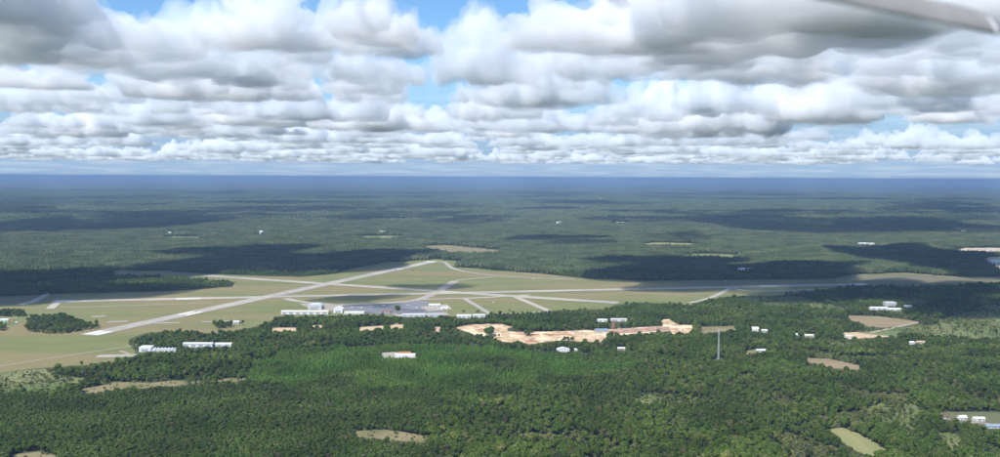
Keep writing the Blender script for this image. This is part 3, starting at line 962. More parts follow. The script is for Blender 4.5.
# ------------------------------------------------------------------ trees
def crown_mesh(kind, seed):
    """leaf clumps spread through the crown's volume; unit: metres, foot of the trunk at the origin"""
    rnd = np.random.default_rng(seed)
    if kind == 'broad':
        H = rnd.uniform(13, 16)
        nl = rnd.integers(6, 9)
        C, Rr = [(0, 0, H * .66)], [(3.0, 3.0, 3.4)]
        for k in range(nl):
            a = 2 * math.pi * (k + rnd.random() * .7) / nl
            rr = rnd.uniform(1.5, 3.0)
            s = rnd.uniform(1.5, 2.5)
            C.append((rr * math.cos(a), rr * math.sin(a), H * rnd.uniform(.42, .84)))
            Rr.append((s, s, s * rnd.uniform(.75, 1.05)))
        N, size = 380, (.75, 1.35)
    elif kind == 'pine':
        H = rnd.uniform(14, 16.5)
        C, Rr = [], []
        for k in range(5):
            f = k / 8
            a = rnd.random() * 6.28
            w = 3.0 * math.sin(math.pi * (.22 + .66 * f)) ** .7 + .3
            rr = rnd.uniform(.2, .9) * (1 - f * .7)
            C.append((rr * math.cos(a), rr * math.sin(a), H * (.36 + .56 * f)))
            Rr.append((w, w, 1.5))
        N, size = 300, (.65, 1.15)
    elif kind == 'young':
        H = rnd.uniform(8, 9.5)
        C, Rr = [], []
        for k in range(7):
            f = k / 6
            w = 2.1 * (1 - f) + .35
            C.append((rnd.normal() * .15, rnd.normal() * .15, H * (.16 + .78 * f)))
            Rr.append((w, w, .9))
        N, size = 170, (.5, .9)
    else:
        H = 3.2
        C, Rr = [], []
        for k in range(4):
            a = rnd.random() * 6.28
            C.append((math.cos(a) * 1.1, math.sin(a) * 1.1, rnd.uniform(1.0, 1.9)))
            Rr.append((1.2, 1.2, 1.1))
        N, size = 90, (.5, .9)
    C, Rr = np.array(C), np.array(Rr)
    wgt = Rr[:, 0] ** 2
    li = rnd.choice(len(C), N, p=wgt / wgt.sum())
    d = rnd.normal(size=(N, 3)); d /= np.linalg.norm(d, axis=1)[:, None]
    d[:, 2] = np.where(d[:, 2] < -.35, -d[:, 2], d[:, 2])
    P = C[li] + d * Rr[li] * rnd.uniform(.72, 1.06, N)[:, None]
    nn = d + rnd.normal(size=(N, 3)) * .45 + np.array((0, 0, .25)); nn /= np.linalg.norm(nn, axis=1)[:, None]
    ref = rnd.normal(size=(N, 3))
    u = np.cross(nn, ref); u /= np.linalg.norm(u, axis=1)[:, None]
    v = np.cross(nn, u)
    s = rnd.uniform(*size, N)[:, None]
    asp = rnd.uniform(.65, 1.2, N)[:, None]
    k1 = rnd.uniform(.7, 1.25, (4, N, 1))
    V = np.stack((P + u * s * k1[0], P + v * s * asp * k1[1], P - u * s * k1[2], P - v * s * asp * k1[3]), 1).reshape(-1, 3)
    V[:, 2] = np.maximum(V[:, 2], .15)
    Fc = [(4 * i, 4 * i + 1, 4 * i + 2, 4 * i + 3) for i in range(N)]
    return [tuple(x) for x in V], Fc, H


def trunk_bm(kind, H, seed):
    rnd = random.Random(seed)
    bm = bmesh.new()
    r = {'broad': .32, 'pine': .26, 'young': .13, 'shrub': .12}[kind]
    top = {'broad': .62, 'pine': .92, 'young': .9, 'shrub': .5}[kind] * H
    bm_tube(bm, (0, 0, -.2), (0, 0, top), r, r * .35, 6)
    if kind != 'shrub':
        for k in range(4):
            a = rnd.random() * 6.28
            z = H * rnd.uniform(.38, .6)
            l = {'broad': 3.0, 'pine': 1.8, 'young': 1.0}[kind]
            bm_tube(bm, (0, 0, z), (l * math.cos(a), l * math.sin(a), z + l * .6), r * .4, r * .15, 5)
    return bm


LEAF = {'broad': 'broad_leaf', 'pine': 'pine_leaf', 'young': 'young_leaf', 'shrub': 'shrub_leaf'}
PARTS, PROTO = {}, {}
VAR = {'broad': 6, 'pine': 5, 'young': 4, 'shrub': 3}
HGT = {}
proto_col = {}
for kind, nvar in VAR.items():
    PARTS[kind], HGT[kind] = [], []
    proto_col[kind] = bpy.data.collections.new('tree_shapes_' + kind)     # not linked to the scene
    for sd in range(nvar):
        V, Fc, H = crown_mesh(kind, sd * 17 + 3)
        cm = bpy.data.meshes.new('crown'); cm.from_pydata(V, [], Fc); cm.materials.append(MATS[LEAF[kind]])
        bm = trunk_bm(kind, H, sd)
        tm = bpy.data.meshes.new('trunk'); bm.to_mesh(tm); tm.materials.append(MATS['bark'])
        PARTS[kind].append((tm, cm)); HGT[kind].append(H)
        # both in one mesh for the massed wood
        bm.from_mesh(cm)
        jm = bpy.data.meshes.new('tree'); bm.to_mesh(jm); bm.free()
        jm.materials.append(MATS['bark']); jm.materials.append(MATS[LEAF[kind]])
        nt_ = len(tm.polygons)
        jm.polygons.foreach_set('material_index', [0] * nt_ + [1] * (len(jm.polygons) - nt_))
        jo = bpy.data.objects.new('%s_%02d' % (kind, sd), jm)
        proto_col[kind].objects.link(jo)


def instancer(name, P, pick, rot, scl, coll):
    """ONE stuff object: shapes of a collection set on points"""
    me = bpy.data.meshes.new(name)
    me.vertices.add(len(P))
    me.vertices.foreach_set('co', np.asarray(P, np.float32).ravel())
    a = me.attributes.new('pick', 'INT', 'POINT'); a.data.foreach_set('value', np.asarray(pick, np.int32))
    a = me.attributes.new('rotz', 'FLOAT', 'POINT'); a.data.foreach_set('value', np.asarray(rot, np.float32))
    a = me.attributes.new('scl', 'FLOAT_VECTOR', 'POINT'); a.data.foreach_set('vector', np.asarray(scl, np.float32).ravel())
    o = bpy.data.objects.new(name, me)
    COL.objects.link(o)
    ng = bpy.data.node_groups.new(name, 'GeometryNodeTree')
    ng.interface.new_socket('Geometry', in_out='INPUT', socket_type='NodeSocketGeometry')
    ng.interface.new_socket('Geometry', in_out='OUTPUT', socket_type='NodeSocketGeometry')
    N, L = ng.nodes, ng.links
    gi, go = N.new('NodeGroupInput'), N.new('NodeGroupOutput')
    ci = N.new('GeometryNodeCollectionInfo'); ci.inputs['Collection'].default_value = coll
    ci.inputs['Separate Children'].default_value = True; ci.inputs['Reset Children'].default_value = True
    ip = N.new('GeometryNodeInstanceOnPoints'); ip.inputs['Pick Instance'].default_value = True

    def attr(nm, ty):
        n = N.new('GeometryNodeInputNamedAttribute'); n.data_type = ty; n.inputs['Name'].default_value = nm
        return n.outputs['Attribute']
    cx = N.new('ShaderNodeCombineXYZ'); L.new(attr('rotz', 'FLOAT'), cx.inputs['Z'])
    er = N.new('FunctionNodeEulerToRotation'); L.new(cx.outputs[0], er.inputs[0])
    L.new(gi.outputs[0], ip.inputs['Points']); L.new(ci.outputs[0], ip.inputs['Instance'])
    L.new(attr('pick', 'INT'), ip.inputs['Instance Index'])
    L.new(er.outputs[0], ip.inputs['Rotation']); L.new(attr('scl', 'FLOAT_VECTOR'), ip.inputs['Scale'])
    L.new(ip.outputs[0], go.inputs[0])
    md = o.modifiers.new('scatter', 'NODES'); md.node_group = ng
    o['kind'] = 'stuff'
    return o


rng = np.random.default_rng(11)
YOUNG = [(250, 366), (285, 353), (330, 348), (420, 345), (470, 346), (520, 351), (560, 353), (640, 352), (642, 368), (610, 378), (520, 386), (430, 392), (300, 390), (240, 384)]
PINEW = [(-300, 398), (0, 398), (80, 396), (200, 390), (300, 391), (430, 393), (445, 410), (430, 430), (420, 470), (400, 620), (-600, 620)]
WOODS = [
    [(26, 331), (24, 326), (32, 319), (60, 317), (75, 321), (86, 325), (98, 325), (97, 329), (75, 332), (52, 335)],
    [(-140, 314), (24, 313), (27, 316.5), (-140, 318)],
    [(-30, 328), (5, 327), (6, 331), (-30, 332)],
    [(214, 326), (232, 325), (233, 328), (215, 329)],
    [(484, 333), (492, 332), (494, 336), (486, 336)],
    [(524, 335), (532, 334.4), (533, 336), (525, 336.6)],
    [(560, 340), (572, 339.4), (573, 342), (562, 342)],
    [(606, 339), (618, 337), (622, 340), (608, 342)],
]


def hits(px, py, polys):
    r = np.zeros(len(px), bool)
    for p in polys:
        a = np.array(p)
        b = (px > a[:, 0].min()) & (px < a[:, 0].max()) & (py > a[:, 1].min()) & (py < a[:, 1].max())
        if b.any():
            idx = np.nonzero(b)[0]
            r[idx] |= in_poly(px[idx], py[idx], p)
    return r


def grid(step, y0, y1, jit=.8):
    ys = np.arange(y0, y1, step)
    out = []
    for y in ys:
        hw = y * .62 + 30
        xs = np.arange(-hw, hw, step)
        out.append(np.stack((xs, np.full(len(xs), y)), 1))
    P = np.concatenate(out)
    P += rng.uniform(-.5, .5, P.shape) * step * jit
    return np.concatenate((P, np.zeros((len(P), 1))), 1)


def smooth_noise(P, s, seed):
    """cheap value noise on the ground, 0..1"""
    g = np.random.default_rng(seed).random((64, 64))
    q = P[:, :2] / s
    i = np.floor(q).astype(int); f = q - i
    f = f * f * (3 - 2 * f)
    a = g[i[:, 0] % 64, i[:, 1] % 64]; b = g[(i[:, 0] + 1) % 64, i[:, 1] % 64]
    c = g[i[:, 0] % 64, (i[:, 1] + 1) % 64]; d = g[(i[:, 0] + 1) % 64, (i[:, 1] + 1) % 64]
    return (a * (1 - f[:, 0]) + b * f[:, 0]) * (1 - f[:, 1]) + (c * (1 - f[:, 0]) + d * f[:, 0]) * f[:, 1]


def hides(P, pb, hmean):
    r = hits(pb[:, 0], pb[:, 1], FOOT)
    for f in (.2, .45, .68, .9):
        pt = project(P + np.array((0, 0, hmean * f)))
        for poly, yb in KEEP:
            r |= hits(pt[:, 0], pt[:, 1], [poly]) & (pb[:, 1] > yb - .3)
    return r


LOW = []


def sow(P, hmean):
    """drop the trees that would stand in, or hide, what the photograph shows open"""
    pb = project(P)
    pt = project(P + np.array((0, 0, 1.0)) * (hmean * rng.uniform(.35, .9, (len(P), 1))))
    pm = project(P + np.array((0, 0, hmean * .45)))
    bad = hits(pb[:, 0], pb[:, 1], OPEN) | hits(pt[:, 0], pt[:, 1], OPEN) | hits(pm[:, 0], pm[:, 1], OPEN)
    wood = hits(pb[:, 0], pb[:, 1], WOODS)
    bad &= ~wood
    bad |= hides(P, pb, hmean)
    heath = hits(pb[:, 0], pb[:, 1], [HEATH, SCRUB2, SCRUB3, SCRUB4, SCRUB5, SCRUB6])
    low = bad & ~hits(pb[:, 0], pb[:, 1], OPEN) & ~heath      # too tall a tree would hide the view: low bushes grow here
    LOW.append(P[low])
    return P[~bad], pb[~bad], heath[~bad]


TREES = {k: [] for k in VAR}      # kind -> rows x, y, z, variant, rot, sx, sz
def add(kind, P, lo, hi, zlo=.85, zhi=1.15):
    n = len(P)
    s = rng.uniform(lo, hi, n) * (.78 + .44 * smooth_noise(P, 75, 41))
    TREES[kind].append(np.column_stack((P, rng.integers(0, VAR[kind], n), rng.uniform(0, 6.283, n), s, s * rng.uniform(zlo, zhi, n))))


NEAR_END = 3300
P, pb, he = sow(grid(4.6, 1300, 2000, .95), 9)
yn = smooth_noise(P, 35, 14) * .7 + rng.random(len(P)) * .3
ys = hits(pb[:, 0] + 14 * (smooth_noise(P, 40, 15) - .5), pb[:, 1] + 9 * (smooth_noise(P, 40, 16) - .5), [YOUNG])
stand = smooth_noise(P, 85, 31) * .85 + rng.random(len(P)) * .15 > .70
add('young', P[ys & (yn < .82) & ~stand], .65, 1.25, .7, 1.05)
add('pine', P[ys & stand & (rng.random(len(P)) < .6)], .5, .8, .7, 1.0)
add('broad', P[ys & (rng.random(len(P)) < .012)], .45, .75)
P, pb, he = sow(grid(4.9, 900, 1560), 14)
sel = hits(pb[:, 0], pb[:, 1], [PINEW]) & ~hits(pb[:, 0], pb[:, 1], [YOUNG]) & ~he
pm_ = rng.random(len(P))
add('pine', P[sel & (pm_ < .86)], .55, .85, .8, 1.05)
add('broad', P[sel & (pm_ >= .86)], .45, .75, .8, 1.05)
for (y0, y1, st) in ((900, 1700, 6.8), (1700, 2400, 7.6), (2400, NEAR_END, 8.6)):
    P, pb, he = sow(grid(st, y0, y1), 15)
    sel = ~hits(pb[:, 0], pb[:, 1], [PINEW, YOUNG])
    m = smooth_noise(P, 140, 3) * .6 + rng.random(len(P)) * .4
    gap = smooth_noise(P, 60, 8) * .75 + rng.random(len(P)) * .25
    sparse = rng.random(len(P))
    gth = np.where(pb[:, 0] > 780, .66, .74)
    full = sel & ~he & (gap < gth)
    add('pine', P[full & (m < .40)], .5, 1.15, .75, 1.15)
    add('broad', P[full & (m >= .40) & (sparse < .7)], .5, 1.05, .75, 1.15)
    add('broad', P[full & (m >= .40) & (sparse >= .7)], .9, 1.35, .7, .95)
    add('shrub', P[sel & ~he & (gap >= gth)], .7, 1.7)
    hs = sel & he
    cl = smooth_noise(P, 45, 19)
    add('shrub', P[hs & (sparse < cl * 1.1)], .35, 1.25)
    add('broad', P[hs & (sparse > np.where(pb[:, 1] > 398, .80, .955))], .45, .8)
P = np.concatenate(LOW[2:])
P = P[rng.random(len(P)) < .8]
pb = project(P); pt = project(P + np.array((0, 0, 3.0)))
P = P[~hides(P, pb, 3.5) & ~hits(pt[:, 0], pt[:, 1], OPEN)]
add('shrub', P, .8, 1.7, .7, 1.1)
P = grid(4.2, 950, 3100, 1.0)
pb = project(P)
P = P[hits(pb[:, 0], pb[:, 1], [HEATH, SCRUB2, SCRUB3, SCRUB4, SCRUB5, SCRUB6]) & (rng.random(len(P)) < .75 * smooth_noise(P, 38, 29)) & ~hides(P, pb, 2.0)]
pb = project(P)
P = P[~hits(pb[:, 0], pb[:, 1], OPEN)]
add('shrub', P, .18, .6, .7, 1.0)
P = grid(5.0, 950, 1900, 1.0)
pb = project(P)
P = P[hits(pb[:, 0], pb[:, 1], [p for n_, p, m_ in CLEAR if m_ in ('dry', 'scrub')]) & (rng.random(len(P)) < .22 * smooth_noise(P, 30, 23) ** 1.5 * 2) & ~hides(P, pb, 3.0)]
add('shrub', P, .3, 1.0)
TREES = {k: np.concatenate(v) for k, v in TREES.items()}

TREE_INFO = {
    'pine': ('pine_tree', 'tall dark green pine among the nearest trees of the foreground forest', 'pine tree', 'nearest pines of the foreground forest', 290),
    'broad': ('broadleaf_tree', 'round-crowned leafy green tree among the nearest of the foreground forest', 'tree', 'nearest broadleaf trees of the foreground forest', 290),
    'young': ('young_pine', 'small bright green plantation pine near the front edge of the plantation', 'pine tree', 'nearest young pines of the bright green plantation', 290),
}


def place_tree(name, kind, row, label, cat, group=None):
    e = empty(name, tuple(row[:3]), row[4])
    e.scale = (row[5], row[5], row[6])
    tm, cm = PARTS[kind][int(row[3])]
    for nm, me in (('trunk', tm), ('crown', cm)):
        o = bpy.data.objects.new(nm, me)
        COL.objects.link(o)
        o.parent = e
    tag(e, label, cat, group)
    return e


for kind, rows in TREES.items():
    if kind in TREE_INFO:
        nm, lab, cat, grp, n = TREE_INFO[kind]
        mid = project(rows[:, :3] + np.array((0, 0, 10.0)))
        vis = (mid[:, 0] > 3) & (mid[:, 0] < 997) & (mid[:, 1] < 455)
        order = np.argsort(np.where(vis, rows[:, 1], 1e9))[:n]
        for i in order:
            place_tree(nm, kind, rows[i], lab, cat, grp)
        keepm = np.ones(len(rows), bool); keepm[order] = False
        rows = rows[keepm]
    o = instancer({'pine': 'pine_forest', 'broad': 'broadleaf_forest', 'young': 'pine_plantation', 'shrub': 'scrub_bushes'}[kind],
                  rows[:, :3], rows[:, 3], rows[:, 4], rows[:, [5, 5, 6]], proto_col[kind])
    tag(o, {'pine': 'dark green pines massed through the forest round the airfield',
            'broad': 'rounded leafy trees massed through the forest round the airfield',
            'young': 'even bright green pine plantation in the middle of the foreground',
            'shrub': 'low yellow-green bushes scattered over scrub and clearings'}[kind], 'forest' if kind != 'shrub' else 'bushes')
    print(kind, len(rows))

LONE = [
    ('broad', 397.5, 314.2, 1.7, 'dark round tree standing alone in front of the apron', 'tree'),
    ('broad', 81.5, 366.5, .75, 'lone tree on the grass below the left access road', 'tree'),
    ('broad', 243, 325.0, .85, 'tree on the airfield edge right of the small grey-roofed shed', 'tree'),
    ('shrub', 463, 312.0, 1.9, 'dark bush left of the diagonal taxiway foot', 'bush'),
    ('shrub', 478, 312.6, 2.2, 'dark bush touching the diagonal taxiway foot', 'bush'),
    ('broad', 509.5, 312.5, .6, 'lone brown-green bush between the two diagonal taxiways', 'bush'),
    ('broad', 495, 338.6, .75, 'small tree standing in the left half of the sand pit', 'tree'),
    ('broad', 499, 337.6, .6, 'smaller tree right beside the small tree in the sand pit', 'tree'),
    ('pine', 413, 271.0, .5, 'tiny pine alone on the far grass left of the runway end', 'tree'),
]
for kind, px, py, s, lab, cat in LONE:
    g = G(px, py)
    place_tree('broadleaf_tree' if kind == 'broad' else 'bush' if kind == 'shrub' else 'pine_tree', kind, (g.x, g.y, 0.05, 1, px, s, s), lab, cat)


# ------------------------------------------------------------------ the woods beyond
def canopy_patch(seed):
    rnd = np.random.default_rng(seed)
    bm = bmesh.new()
    bmesh.ops.create_icosphere(bm, subdivisions=1, radius=1.0)
    V0 = np.array([v.co[:] for v in bm.verts]); F0 = [[v.index for v in f.verts] for f in bm.faces]
    bm.free()
    V, Fc = [], []
    S, n = 64.0, 9
    for i in range(n):
        for j in range(n):
            if rnd.random() < .07:
                continue
            c = np.array(((i + .5 + rnd.uniform(-.45, .45)) / n - .5, (j + .5 + rnd.uniform(-.45, .45)) / n - .5)) * S
            r = rnd.uniform(3.2, 5.4); h = rnd.uniform(10, 19)
            v = V0 * (1 + rnd.uniform(-.28, .28, (len(V0), 1)))
            v = v * np.array((r, r, h * .52)) + np.array((*c, h * .5))
            Fc += [tuple(len(V) + k for k in f) for f in F0]
            V += [tuple(x) for x in v]
    me = bpy.data.meshes.new('canopy_patch')
    me.from_pydata(V, [], Fc)
    me.materials.append(MATS['far_leaf'])
    return me


patch_col = bpy.data.collections.new('canopy_shapes')
for k in range(5):
    patch_col.objects.link(bpy.data.objects.new('canopy_%02d' % k, canopy_patch(k + 40)))
frng = random.Random(21)
for k in range(5):
    px, py = frng.uniform(20, 980), frng.uniform(197, 256)
    c = G(px, py)
    a, b = frng.uniform(60, 190), frng.uniform(50, 150)
    poly = []
    for j in range(8):
        an = j * math.pi / 4 + frng.uniform(-.2, .2)
        q = c + Vector((a * math.cos(an), b * math.sin(an), 0)) * frng.uniform(.75, 1.2)
        u = project(np.array([q]))[0]
        poly.append((float(u[0]), float(u[1])))
    if in_poly(np.array([px]), np.array([py]), AIRFIELD)[0]:
        continue
    field('far_field', poly, frng.choice(['scrub', 'crop', 'dry', 'scrub']), 8)
    OPEN.append(poly)


def far_woods(name, y0, y1, step, sxy, sz, label):
    P = grid(step, y0, y1, .35)
    bad = np.zeros(len(P), bool)
    h = step * .45
    for dx, dy in ((0, 0), (h, 0), (-h, 0), (0, h), (0, -h)):
        q = project(P + np.array((dx, dy, 0.0)))
        bad |= hits(q[:, 0], q[:, 1], OPEN + [HEATH])
    q = project(P + np.array((0, -h, 12.0)))
    bad |= hits(q[:, 0], q[:, 1], OPEN)
    q = project(P + np.array((0, -h, 0.0)))
    q2 = project(P + np.array((0, h, 0.0)))
    bad |= hides(P + np.array((0, -h, 0.0)), q, 14.0) | hits(q[:, 0], q[:, 1], FOOT) | hits(q2[:, 0], q2[:, 1], FOOT)
    P = P[~bad]
    n = len(P)
    zs = sz * (.75 + .5 * smooth_noise(P, 260, 5))
    o = instancer(name, P, rng.integers(0, 5, n), rng.integers(0, 4, n) * math.pi / 2, np.column_stack((np.full(n, sxy), np.full(n, sxy), zs)), patch_col)
    tag(o, label, 'forest')
    print(name, n)


far_woods('middle_woods', NEAR_END, 7000, 58, 1.0, 1.0, 'dense green woods beyond the runways')
far_woods('far_woods', 7000, 22000, 150, 2.6, 1.35, 'far blue-green woods reaching towards the horizon')

# ------------------------------------------------------------------ haze
def make_haze():
    r, z0, z1 = 152000, -1.0, 345.0
    V = [(x, y, z) for z in (z0, z1) for y in (-r, r) for x in (-r, r)]
    o = mesh_obj('haze', V, [(0, 2, 3, 1), (4, 5, 7, 6), (0, 1, 5, 4), (2, 6, 7, 3), (0, 4, 6, 2), (1, 3, 7, 5)], 'paint')
    m = bpy.data.materials.new('haze')
    m.use_nodes = True
    N = m.node_tree.nodes
    N.clear()
    out = N.new('ShaderNodeOutputMaterial')
    v = N.new('ShaderNodeVolumePrincipled')
    v.inputs['Color'].default_value = (.31, .46, .72, 1)
    v.inputs['Density'].default_value = 4.6e-5
    m.node_tree.links.new(v.outputs[0], out.inputs['Volume'])
    o.data.materials[0] = m
    o['kind'] = 'stuff'
    tag(o, 'pale blue haze thickening towards the horizon', 'haze')


make_haze()

# ------------------------------------------------------------------ clouds
def voxel_skin(me, vox):
    ob = bpy.data.objects.new('cloud', me)
    COL.objects.link(ob)
    md = ob.modifiers.new('remesh', 'REMESH')
    md.mode = 'VOXEL'
    md.voxel_size = vox
    out = bpy.data.meshes.new_from_object(ob.evaluated_get(bpy.context.evaluated_depsgraph_get()))
    bpy.data.objects.remove(ob)
    return out


def cloud_mesh(seed, W=2000.0, D=1600.0, Ht=760.0, vox=24.0, flat=False, veil=False, m='cloud_core'):
    """cumulus: heaped turrets of ever smaller puffs on a flat, ragged base"""
    rnd = random.Random(seed)
    ico = bmesh.new()
    bmesh.ops.create_icosphere(ico, subdivisions=2, radius=1)
    V0 = np.array([v.co[:] for v in ico.verts]); F0 = np.array([[v.index for v in f.verts] for f in ico.faces])
    ico.free()
    balls = []

    def puff(c, r, lev):
        balls.append((c, r))
        if lev == 0:
            return
        for k in range(6 if lev == 2 else 5):
            a = rnd.random() * 6.283
            e = rnd.uniform(-.15, 1.0)
            ce = math.sqrt(max(0, 1 - e * e))
            q = rnd.uniform(.38, .62) * r
            puff((c[0] + math.cos(a) * ce * r * .95, c[1] + math.sin(a) * ce * r * .95, c[2] + e * r * .8), q, lev - 1)
    n = rnd.randint(5, 8)
    for i in range(n):
        a = rnd.random() * 6.283
        rr = rnd.random() ** .6
        R0 = rnd.uniform(150, 330) * (1.1 - .45 * rr) * (.6 if flat else 1)
        c = (math.cos(a) * rr * .62 * W / 2, math.sin(a) * rr * .62 * D / 2, R0 * .45)
        puff(c, R0, 2)
        if rnd.random() < .6 and not flat:
            puff((c[0] + rnd.uniform(-90, 90), c[1] + rnd.uniform(-90, 90), c[2] + R0 * 1.1), R0 * .75, 2)
    for i in range(10):          # the base that joins the turrets
        a = rnd.random() * 6.283
        rr = rnd.random() ** .5 * .75
        balls.append(((math.cos(a) * rr * W / 2, math.sin(a) * rr * D / 2, 50), rnd.uniform(110, 240)))
    V, Fc = [], []
    for k, (c, r) in enumerate(balls):
        V.append(V0 * np.array((r, r, r * .85)) + np.array(c))
        Fc.append(F0 + k * len(V0))
    V = np.concatenate(V); Fc = np.concatenate(Fc)
    V[:, 2] = np.where(V[:, 2] < 0, V[:, 2] * .18, V[:, 2])
    me = bpy.data.meshes.new('cloud')
    me.from_pydata(V.tolist(), [], Fc.tolist())
    me2 = voxel_skin(me, vox)
    bm = bmesh.new()             # keep only the outer skin
    bm.from_mesh(me2)
    seen, best = set(), []
    for v in bm.verts:
        if v.index in seen:
            continue
        stack, isl = [v], []
        seen.add(v.index)
        while stack:
            u = stack.pop()
            isl.append(u)
            for ed in u.link_edges:
                w_ = ed.other_vert(u)
                if w_.index not in seen:
                    seen.add(w_.index)
                    stack.append(w_)
        if len(isl) > len(best):
            best = isl
    keepv = set(v.index for v in best)
    bmesh.ops.delete(bm, geom=[v for v in bm.verts if v.index not in keepv], context='VERTS')
    bm.normal_update()
    off = Vector((seed * 7.3, 0, 0))
    cos = [v.co.copy() for v in bm.verts]
    nrm = [v.normal.copy() for v in bm.verts]
    for v, p, nn in zip(bm.verts, cos, nrm):
        f = noise.fractal(p / 240 + off, .6, 2.1, 6)
        if veil:
            q = p + nn * (30 + max(-.3, f) * 190)
        else:
            q = p + nn * (f * 85)
        q.z += 40 * f
        v.co = q
    bm.to_mesh(me2)
    bm.free()
    me2 = voxel_skin(me2, vox * .9)         # no folds: one closed skin
    me2.polygons.foreach_set('use_smooth', [True] * len(me2.polygons))
    me2.materials.clear()
    me2.materials.append(MATS['cloud_veil' if veil else m])
    return me2


cloud_col = bpy.data.collections.new('cloud_shapes')
NC = 8
for k in range(NC):
    cloud_col.objects.link(bpy.data.objects.new('cloud_%02d' % k, cloud_mesh(k + 1, flat=(k >= 6))))
for k in range(NC):
    cloud_col.objects.link(bpy.data.objects.new('cloud_veil_%02d' % k, cloud_mesh(k + 1, flat=(k >= 6), vox=60.0, veil=True)))
for k in range(NC):          # small far clouds are thinner and carry air haze in their colour, the deep ones overhead thicker
    cloud_col.objects.link(bpy.data.objects.new('cloud_wide_%02d' % k, cloud_mesh(k + 21, vox=36.0, m='cloud_far')))
for k in range(3):
    cloud_col.objects.link(bpy.data.objects.new('cloud_xdeep_%02d' % k, cloud_mesh(k + 51, vox=50.0, m='cloud_deep')))
CDIM = []
for ob in sorted(cloud_col.objects, key=lambda o_: o_.name):
    a_ = np.empty(len(ob.data.vertices) * 3, np.float32)
    ob.data.vertices.foreach_get('co', a_)
    a_ = a_.reshape(-1, 3)
    CDIM.append(np.percentile(a_, 98, axis=0) - np.percentile(a_, 2, axis=0))
CBASE = 1200.0
CP, CI, CR, CS = [], [], [], []
crnd = random.Random(8)


def put_cloud(x, y, w, dep, h, z=CBASE, pick=None):
    p = crnd.randrange(NC) if pick is None else pick
    r = crnd.choice((0, math.pi)) + crnd.uniform(-.35, .35)
    for k in ((p, p + NC) if p < NC else (p,)):            # the cloud and the thin veil round it
        CP.append((x, y, z))
        CI.append(k)
        CR.append(r)
        dx, dy, dz = CDIM[p]
        CS.append((w / dx, dep / dy, h / dz))


def sky_cloud(px0, px1, base, top, pick=None, dep=None):
    """a cloud seen at photo columns px0..px1 with its flat base at row base"""
    px = (px0 + px1) / 2
    eye = 175.0 + .0045 * px
    d = (CBASE - CAM_H) * FPX / (eye - base)
    w = (px1 - px0) * d / FPX
    h = (base - top) * d / FPX
    y = d
    x = (px - 500) * d / FPX
    put_cloud(x, y + (dep or w * .75) / 2, w * 1.05, dep or w * .75, h * 1.1, pick=pick)


def shade_cloud(px0, px1, y0, y1, h=760, pick=None, k=1.0):
    """the cloud above whose shadow falls on photo box px0..px1, y0..y1"""
    a, b = G((px0 + px1) / 2, y0), G((px0 + px1) / 2, y1)
    c = (a + b) / 2
    w = (px1 - px0) * math.hypot(c.y, CAM_H) / FPX
    dep = (a - b).length
    if c.y > 4600:
        h = min(h, .5 * min(w, dep))
    c += SUN * ((CBASE + h * .35) / SUN.z)
    put_cloud(c.x, c.y, w * k, dep * k, h, pick=3 * NC + crnd.randrange(3) if pick is None else pick)


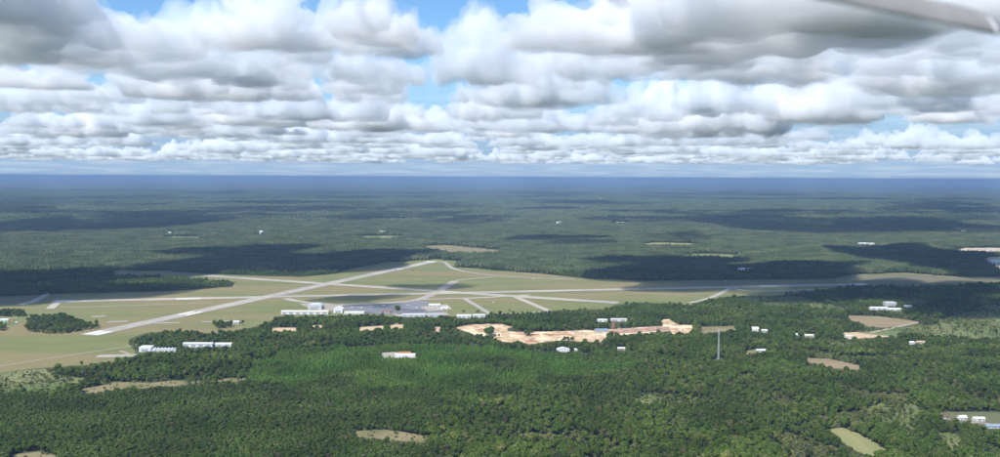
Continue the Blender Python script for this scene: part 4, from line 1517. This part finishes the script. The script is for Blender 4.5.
for s in [(-80, 228, 272, 296), (165, 392, 248, 274), (585, 830, 259, 281), (885, 995, 248, 273), (820, 1050, 284, 306),
          (40, 225, 214, 232), (430, 505, 220, 227), (520, 625, 237, 245), (690, 940, 216, 231), (665, 725, 233, 243)]:
    shade_cloud(*s, pick=None if s[3] > 244 else crnd.randrange(6))
shade_cloud(660, 880, 277, 297, h=420)
shade_cloud(335, 425, 296, 303, h=260, pick=3 * NC + 1)
shade_cloud(400, 480, 284, 290, h=180, pick=3 * NC + 2)
for s in [(0, 150, 55, 0), (100, 250, 92, 30), (235, 302, 97, 62), (-20, 72, 85, 58), (30, 118, 134, 108), (136, 206, 126, 103), (232, 318, 122, 97),
          (325, 395, 97, 58), (330, 442, 127, 80), (448, 490, 119, 84), (320, 418, 50, -10), (408, 505, 80, 5), (548, 645, 72, 20), (485, 560, 99, 48),
          (590, 650, 131, 101), (495, 540, 136, 112), (520, 720, 40, -30), (712, 880, 72, 22), (860, 1030, 82, 36), (662, 802, 128, 66), (820, 938, 117, 68),
          (935, 1020, 120, 82), (150, 300, 40, -20), (640, 720, 58, 10), (740, 1010, 18, -40)]:
    sky_cloud(*s)
PLACED = [(p_[0], p_[1], s_[0] * CDIM[i_][0]) for p_, i_, s_ in zip(CP, CI, CS) if i_ < NC]


def room(x, y, w):
    """clouds of one layer crowd together but do not stand inside each other"""
    for x2, y2, w2 in PLACED:
        if abs(x - x2) < 2500 and (x - x2) ** 2 + (y - y2) ** 2 < (.33 * (w + w2)) ** 2:
            return False
    PLACED.append((x, y, w))
    return True


for i in range(700):
    d = math.sqrt(crnd.uniform(6500.0 ** 2, 15000.0 ** 2))
    a = crnd.uniform(-35, 35)
    x, y = d * math.sin(R(a)), d * math.cos(R(a))
    px = 500 + FPX * math.tan(R(a))
    w = crnd.uniform(380, 1250)
    if (425 < px < 520 and d < 11500) or noise.noise(Vector((x / 2300 + 4.3, y / 2300, .5))) < -.02 or not room(x, y, w):
        continue
    put_cloud(x, y, w * crnd.uniform(.9, 1.3), w, w * crnd.uniform(.36, .6), z=CBASE + crnd.uniform(-50, 120), pick=2 * NC + crnd.randrange(NC))
for i in range(2200):
    d = math.sqrt(crnd.uniform(14000.0 ** 2, 60000.0 ** 2))
    a = crnd.uniform(-33, 33)
    x, y = d * math.sin(R(a)), d * math.cos(R(a))
    w = crnd.uniform(500, 1500)
    if noise.noise(Vector((x / 3300 + 1.3, y / 3300, .5))) < 0 or not room(x, y, w):
        continue
    put_cloud(x, y, w * crnd.uniform(.8, 1.3), w, w * crnd.uniform(.34, .55), z=CBASE + crnd.uniform(-80, 90), pick=2 * NC + crnd.randrange(NC))
print('clouds', len(CP))
co = instancer('cloud_layer', np.array(CP), CI, CR, np.array(CS), cloud_col)
tag(co, 'white cumulus clouds with grey flat bases filling the sky', 'clouds')
